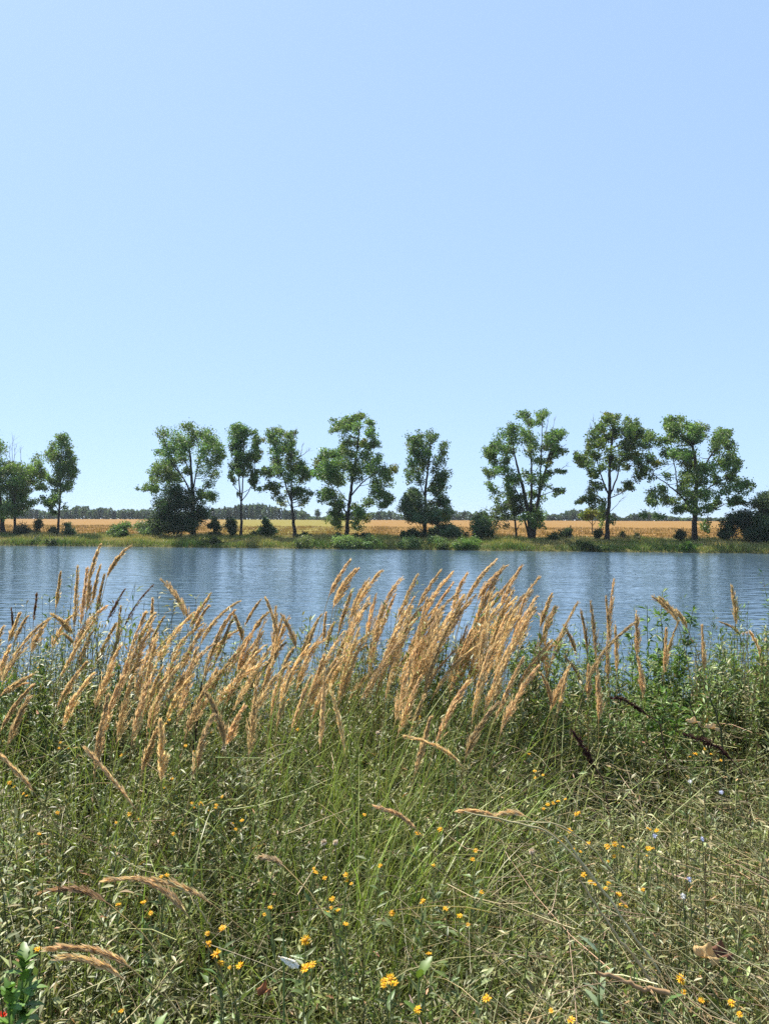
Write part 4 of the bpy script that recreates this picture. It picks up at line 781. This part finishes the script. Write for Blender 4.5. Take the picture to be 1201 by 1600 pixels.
broadleaf('yellowing leaf tuft at the bottom edge near the dry twig', 985, 1592, .7, 5, .038, (.40, .34, .05), wr=.2, upr=.5)
broadleaf('small plain green rosette below the flowers in the middle', 655, 1525, .7, 7, .03, (.11, .17, .03), wr=.25)
broadleaf('pair of blue-green upright leaves left of the large yellow flower', 443, 1455, .66, 4, .040, (.10, .14, .06), wr=.13, upr=1.3)

# ------------------------------------------------------------------ yellow flowers
FL = """15 1223;37 1240;90 1270;203 1272;62 1303;270 1218;300 1255;313 1256;347 1245;338 1258;271 1303;378 1282;252 1370;224 1410;236 1427;185 1413;5 1374;326 1475;338 1490;345 1505;375 1509;348 1450;190 1579;60 1483;493 1363;540 1367;594 1353;652 1302;687 1296;743 1329;738 1343;677 1352;752 1394;519 1405;528 1422;612 1427;718 1431;696 1420;540 1444;477 1469;477 1513;488 1507;610 1530;600 1533;670 1490;660 1408;422 1418;569 1273;760 1560;652 1578;835 1205;848 1211;871 1252;855 1257;900 1272;890 1297;874 1315;918 1318;948 1322;960 1319;1013 1326;1025 1298;950 1380;929 1381;1004 1390;967 1398;1063 1530;1095 1563;1142 1567;1155 1585;892 1594;911 1367;265 1125;290 1165;190 1180;440 1090;465 1140;740 1095;800 1065;95 1160;330 1145;360 1080;826 1178;55 1035;655 1120;1125 1188;1085 1178;1100 1170"""
special = {(477, 1469): 'largest round yellow flower facing the camera, above the white feather', (477, 1513): 'yellow flower right of the white feather', (326, 1475): 'upper yellow flower of the bright group at lower left', (338, 1490): 'full yellow flower at the centre of the bright group at lower left', (252, 1370): 'yellow flower touching the long arching plume', (300, 1255): 'left flower of the yellow pair side by side under the left plumes', (313, 1256): 'right flower of the yellow pair side by side under the left plumes', (1063, 1530): 'bright yellow flower beside the dark dock-like leaves', (5, 1374): 'yellow flower cut by the left edge'}
def flower(px, py):
    drop = .70 if py > 1200 else .70 * (1 - (1200 - py) / 900)
    drop *= R.uniform(1.0, 1.07); Y = drop * F / (py - 808); c = at(px, py, Y)
    G = np.array([c[0] + R.normal(0, .03), Y + R.normal(.03, .03), 0]); G[2] = float(near_z(G[0], G[1]))
    pc = (px * 100 / 1201, py * 100 / 1600)
    lb = special.get((px, py)) or f'yellow wildflower on a leafy stem, {pc[0]:.0f} percent across and {pc[1]:.0f} percent down the photo'
    if lb in used: lb = f'yellow wildflower on a leafy stem, {pc[0]:.1f} percent across and {pc[1]:.1f} percent down the photo'
    used.add(lb)
    t = thing('yellow_flower', lb, 'flower', G, 'yellow wildflowers in the near meadow')
    sm = MB(); P = quad_path(G, c - np.array([0, 0, .006]), R.normal(0, .02, 3), 8); sm.tube(P, np.linspace(.0015, .0009, 8), 5, col=(.15, .17, .07))
    big = (px, py) in ((477, 1469), (477, 1513), (338, 1490), (1063, 1530), (610, 1530))
    heads = [(c, 1.15 if big else R.uniform(.6, 1.0))]
    for _ in range(int(R.integers(0, 3)) if (not big and py < 1400) else int(R.integers(0, 2))):
        q = c + np.array([R.normal(0, .013), R.normal(0, .013), R.uniform(-.022, .002)]); heads.append((q, R.uniform(.4, .75)))
        sm.tube(quad_path(P[6], q - np.array([0, 0, .005]), np.zeros(3), 5), np.linspace(.0011, .0008, 5), 4, col=(.11, .13, .05))
    sm.build('stem', M_stem, t, True)
    for q, sz in heads:
        hm = MB(); r = .0080 * sz
        n_ = unit(np.array([R.normal(-.15, .3), R.normal(-.35 if not big else -.7, .25), 1.0])); s1 = unit(np.cross(n_, [1, .2, 0])); s2 = np.cross(n_, s1)
        th = np.arange(10) * 2 * PI / 10; ring = np.cos(th)[:, None] * s1 + np.sin(th)[:, None] * s2
        # green cup, domed disc
        V = np.concatenate([q - n_ * .005 * sz + ring * r * .2, q + ring * r * .42, q + n_ * r * .16 + ring * r * .3, [q + n_ * r * .24]])
        Q = [(i * 10 + j, i * 10 + (j + 1) % 10, i * 10 + 10 + (j + 1) % 10, i * 10 + 10 + j) for i in range(2) for j in range(10)]
        T = [(20 + j, 20 + (j + 1) % 10, 30) for j in range(10)]
        cols = np.array([(.10, .13, .04)] * 10 + [(.45, .22, .015)] * 10 + [(.62, .28, .015)] * 11)
        hm.add(V, T=T, Q=Q, col=cols)
        n = 22; th = np.arange(n) * 2 * PI / n + R.normal(0, .08, n); el = R.normal(.15, .22, n)
        D = (np.cos(th)[:, None] * s1 + np.sin(th)[:, None] * s2) * np.cos(el)[:, None] + n_ * np.sin(el)[:, None]
        leaves(hm, q + D * r * .3, D, r * R.uniform(.6, .85, n), np.full(n, r * .13), jit((.80, .47, .02), n, .1, .04), .05, .1)
        hm.build('flower_head', M_petal, t)
    lm = MB(); n = 30; u = R.uniform(.3, .97, n); Q = np.stack([np.interp(u * 7, np.arange(8), P[:, c_]) for c_ in range(3)], -1)
    a = R.uniform(0, 2 * PI, n); el = R.normal(.6, .3, n); Lf = R.uniform(.018, .034, n)
    leaves(lm, Q, np.stack([np.cos(a) * np.cos(el), np.sin(a) * np.cos(el), np.sin(el)], -1), Lf, Lf * .15, jit((.11, .145, .05), n, .2, .06)); lm.build('foliage', M_weed, t)
for s_ in FL.split(';'):
    a_, b_ = map(int, s_.split()); flower(a_, b_)

# pale blue chicory flowers
for px, py, lb in [(1096, 1311, 'pale blue flower, brightest one at right of the meadow'), (1022, 1306, 'small violet-blue flower beside dry seed heads'), (1077, 1221, 'whitish flower among the slanting straw at right'), (1126, 1238, 'small pale blue flower highest among the slanting straw at right'), (1076, 1374, 'white petal-like bloom lower right of the blue flowers'), (1066, 1400, 'white twin bloom below the white petal-like one')]:
    Y = .68 * F / (py - 808); c = at(px, py, Y); G = np.array([c[0] + .02, Y + .03, 0]); G[2] = float(near_z(G[0], G[1]))
    t = thing('blue_flower' if 'blue' in lb else 'white_flower', lb, 'flower', G, 'pale blue and white flowers at right')
    sm = MB(); sm.tube(quad_path(G, c, np.array([.02, 0, 0]), 7), np.linspace(.0018, .0009, 7), 5, col=(.12, .13, .06)); sm.build('stem', M_stem, t, True)
    hm = MB(); n = 12; th = np.arange(n) * 2 * PI / n; n_ = unit(np.array([R.normal(0, .3), -.7, .7])); s1 = unit(np.cross(n_, [1, .1, 0])); s2 = np.cross(n_, s1)
    D = np.cos(th)[:, None] * s1 + np.sin(th)[:, None] * s2 + n_ * .2
    leaves(hm, np.repeat(c[None], n, 0), D, np.full(n, .0062), np.full(n, .0014), jit((.50, .54, .76) if 'blue' in lb else (.75, .75, .78), n, .06, .02), .05, .05); hm.build('flower_head', M_petal, t)

# ------------------------------------------------------------------ dark dock seed spikes
def dock(label, pts, drop, th=.012):
    P = []
    for (x_, y_) in pts: P.append(at(x_, y_, drop))
    P = np.array(P); tt = np.linspace(0, len(P) - 1, 24); Q = np.stack([np.interp(tt, np.arange(len(P)), P[:, c]) for c in range(3)], -1)
    for _ in range(4): Q[1:-1] = Q[1:-1] * .5 + (Q[:-2] + Q[2:]) * .25
    G = Q[-1].copy(); G[2] = float(near_z(G[0], G[1])); G[0] += .05
    t = thing('dock_spike', label, 'plant', G, 'dark seed spikes of dock at right')
    sm = MB(); sm.tube(np.concatenate([Q, quad_path(Q[-1], G, np.array([.05, 0, .03]), 6)[1:]]), np.linspace(.0014, .0024, 29), 5, col=(.10, .055, .04)); sm.build('stem', M_stem, t, True)
    lm = MB(); n = 420; u = R.beta(1.3, 1.1, n) * .8; c = np.stack([np.interp(u * 23, np.arange(24), Q[:, k]) for k in range(3)], -1)
    d = unit(R.normal(0, 1, (n, 3))); rr = th * R.uniform(.2, 1, n) * np.sin(PI * np.clip(u / .8, .04, .97)) ** .5
    cards(lm, c + d * rr[:, None], R.uniform(.005, .009, n), jit((.045, .018, .016), n, .3, .08)); lm.build('seeds', M_brown, t)
dock('dark brown dock spike lying toward the left below the leafy spire', [(952, 1090), (972, 1092), (990, 1102), (1003, 1112), (1030, 1130)], 2.75)
dock('dark brown dock spike sloping steeply beside a pale plume', [(893, 1140), (905, 1158), (917, 1178), (925, 1195), (940, 1215)], 2.3)
dock('longest dark brown dock spike, arching on the weeds near the right edge', [(1066, 1147), (1090, 1155), (1115, 1163), (1135, 1180), (1156, 1203)], 2.4, .013)
def dead_stem(label, pts, Y, r, col, name='dead_stalk', group='dead stalks in the near meadow'):
    P = np.array([at(x_, y_, Y) for x_, y_ in pts]); tt = np.linspace(0, len(P) - 1, 18); Q = np.stack([np.interp(tt, np.arange(len(P)), P[:, c]) for c in range(3)], -1)
    for _ in range(3): Q[1:-1] = Q[1:-1] * .5 + (Q[:-2] + Q[2:]) * .25
    mb = MB(); Q[1:-1] += R.normal(0, .0012, Q[1:-1].shape); rr = np.linspace(r * .7, r, 18) * R.uniform(.85, 1.15, 18); mb.tube(Q, rr, 6, col=col)
    for i in (5, 9, 13):
        e_ = Q[i] + unit(Q[i - 1] - Q[i] + R.normal(0, .02, 3)) * .03; mb.tube([Q[i], e_], [r * .4, r * .15], 4, col=col)
    o = mb.build(name, M_stem, None, True); tag(o, label, 'stalk' if name == 'dead_stalk' else 'twig', group)
dead_stem('dark blackened stalk standing among the left plumes', [(315, 1065), (313, 1095), (308, 1130), (303, 1160), (298, 1290)], 2.5, .004, (.035, .025, .018))
dead_stem('shorter blackened stalk left of the tall dark one', [(301, 1100), (302, 1130), (304, 1160), (306, 1280)], 2.5, .0035, (.04, .028, .02))
dead_stem('dark slanting stem crossing the bank below the single right plume', [(1108, 1090), (1122, 1125), (1128, 1165), (1132, 1260)], 2.5, .003, (.05, .06, .03))
dead_stem('dark stem left of the other slanting one, low on the right bank', [(1075, 1095), (1090, 1130), (1107, 1165), (1120, 1260)], 2.5, .003, (.06, .065, .03))
dead_stem('upper of the two thick pale stalks sloping across the lower right meadow', [(880, 1305), (925, 1370), (965, 1425), (1000, 1475), (1030, 1520)], 1.30, .0022, (.44, .38, .22))
dead_stem('lower of the two thick pale stalks sloping across the lower right meadow', [(905, 1375), (940, 1430), (975, 1475), (1005, 1515), (1025, 1545)], 1.24, .0024, (.40, .31, .17))
dead_stem('long pale straw crossing the right meadow from the middle', [(725, 1268), (800, 1284), (860, 1300), (905, 1345), (945, 1400)], 1.62, .0022, (.42, .36, .2))
dead_stem('thin straight straw running right above the crossing one', [(790, 1284), (860, 1283), (905, 1305), (960, 1365)], 1.66, .0016, (.42, .36, .2))
dead_stem('dry curved straw standing up from the lower left meadow', [(330, 1450), (300, 1400), (262, 1375)], 1.3, .0016, (.38, .3, .14))
dead_stem('thick brown peeling twig lying at the lower right', [(932, 1519), (960, 1527), (1000, 1545), (1045, 1552)], 1.17, .0038, (.30, .19, .10), 'dry_twig')

# dead brown leaf, crumpled
def crumpled(label, px, py, drop, L_, W_, col, yaw, name='dead_leaf', tilt=.5):
    Y = drop * F / (py - 808); c = at(px, py, Y); mb = MB(); n = 12; V = []; D = np.array([math.cos(yaw), math.sin(yaw) * .5, -.25]); D = unit(D)
    sd = unit(np.cross(D, [0, -tilt, 1.0])); nn = np.cross(sd, D); cols = []
    for i in range(n + 1):
        u = i / n; w = W_ * math.sin(PI * min(.97, u * .9 + .06)) ** .7 * (1 + .2 * math.sin(u * 17))
        for j in (-1, -.5, 0, .5, 1):
            V.append(c + D * L_ * (u - .5) + sd * w * j + nn * (abs(j) * w * .5 + .007 * math.sin(u * 9 + j * 3))); cols.append(np.array(col) * (1.25 if j == 0 else 1) * R.uniform(.8, 1.2))
    mb.add(V, Q=[(5 * i + j, 5 * i + j + 1, 5 * i + j + 6, 5 * i + j + 5) for i in range(n) for j in range(4)], col=np.array(cols))
    o = mb.build(name, M_brown if name == 'dead_leaf' else M_petal, None, True); return tag(o, label, 'leaf' if name == 'dead_leaf' else 'feather')
crumpled('large crumpled light brown dead leaf in the lower right meadow', 1102, 1492, .70, .040, .013, (.46, .31, .14), -.9)
crumpled('dark reddish dead leaf curled behind the light brown one', 1124, 1490, .72, .04, .013, (.13, .065, .04), -.3)
crumpled('pale tan dead leaf on the right bank above the longest dock spike', 1083, 1128, .62, .045, .010, (.52, .38, .20), .1)
crumpled('second pale tan dead leaf right below the first on the right bank', 1112, 1137, .62, .04, .008, (.48, .35, .19), -.5)
crumpled('small rusty dead leaf at the bottom left of the middle', 412, 1548, .71, .022, .008, (.24, .11, .05), .6)
# white feather
Y = .69 * F / (1502 - 808); c = at(450, 1502, Y); t = thing('white_feather', 'white feather caught in the weeds left of the yellow flowers', 'feather', c)
ax = unit(at(468, 1514, Y) - at(430, 1494, Y)); P = c + ax * np.linspace(-.017, .017, 9)[:, None]
mb = MB(); mb.tube(P, np.linspace(.0008, .0003, 9), 5, col=(.85, .85, .82)); mb.build('quill', M_petal, t, True)
mb = MB(); n = 60; u = np.linspace(0, 1, n); Bq = c + ax * (-.013 + .030 * u)[:, None]; s1 = unit(np.cross(ax, [0, -1, .6])); sgn = np.where(np.arange(n) % 2, 1, -1)[:, None]
leaves(mb, Bq, ax * .8 + s1 * sgn * .8 + R.normal(0, .08, (n, 3)), .007 * np.sin(PI * np.clip(u, .12, .95)) + .002, np.full(n, .0011), jit((.85, .86, .88), n, .03, .01)); mb.build('vane', M_petal, t)
# red poppy cut by the lower left corner
Y = .7 * F / (1588 - 808); c = at(4, 1588, Y); G = c.copy(); G[2] = float(near_z(c[0], c[1])); t = thing('red_flower', 'red flower at the bottom left corner', 'flower', G)
mb = MB(); mb.tube(quad_path(G, c, np.array([.01, 0, 0]), 6), np.full(6, .0012), 5, col=(.12, .13, .05)); mb.build('stem', M_stem, t, True)
mb = MB(); n = 10; th = np.arange(n) * 2 * PI / n; leaves(mb, np.repeat(c[None], n, 0), np.stack([np.cos(th), np.sin(th) * .6 - .3, np.full(n, .5)], -1), np.full(n, .008), np.full(n, .003), jit((.55, .05, .02), n, .1, .05)); mb.build('flower_head', M_petal, t)
# pale dried seed heads (countable dots)
for px, py, lb in [(506, 1316, 'round pinkish seed head in the middle of the meadow'), (524, 1316, 'round white seed head right of the pinkish one'), (350, 1168, 'round pale seed head below the left clump'), (1166, 989, 'white seed head on a thin stem near the right edge'), (1160, 990, 'fluffy seed head beside the white one near the right edge'), (830, 1330, 'pale round seed head left of the slanting stalks'), (590, 1145, 'dry seed head at the foot of the middle plumes')]:
    drop = .69 if py > 1200 else .69 * (1 - (1200 - py) / 700); Y = max(1.2, drop * F / (py - 808)) if py > 1050 else 3.0
    c = at(px, py, Y); G = np.array([c[0] + .02, Y + .02, 0]); G[2] = float(near_z(G[0], G[1])); t = thing('seed_head', lb, 'seed head', G, 'dry seed heads in the meadow')
    mb = MB(); mb.tube(quad_path(G, c, np.array([.015, 0, 0]), 7), np.linspace(.0016, .0009, 7), 4, col=(.2, .16, .09)); mb.build('stem', M_stem, t, True)
    mb = MB(); n = 90; d = unit(R.normal(0, 1, (n, 3))); leaves(mb, c + d * .001, d, np.full(n, .0062), np.full(n, .0009), jit((.58, .5, .42), n, .1, .05)); mb.build('seeds', M_petal, t)

# thin summer air
m, nt, out = new_mat('summer_air'); pv = nt.nodes.new('ShaderNodeVolumePrincipled'); pv.inputs['Color'].default_value = (.80, .90, 1, 1); pv.inputs['Density'].default_value = .00013; pv.inputs['Anisotropy'].default_value = .2
nt.links.new(pv.outputs[0], out.inputs['Volume'])
mb = MB(); x0, x1, y0_, y1_, z0, z1 = -6500, 6500, -420, 6600, -4, 24
mb.add([(x, y, z) for z in (z0, z1) for x, y in ((x0, y0_), (x1, y0_), (x1, y1_), (x0, y1_))], Q=[(3, 2, 1, 0), (4, 5, 6, 7), (0, 1, 5, 4), (1, 2, 6, 5), (2, 3, 7, 6), (3, 0, 4, 7)])
o = mb.build('haze', m); tag(o, kind='stuff')
S.render.engine = 'CYCLES'
cy = S.cycles
cy.max_bounces = 8; cy.diffuse_bounces = 3; cy.glossy_bounces = 3; cy.transmission_bounces = 4; cy.transparent_max_bounces = 8
cy.use_denoising = False
cy.sample_clamp_indirect = 6
cy.caustics_reflective = False; cy.caustics_refractive = False
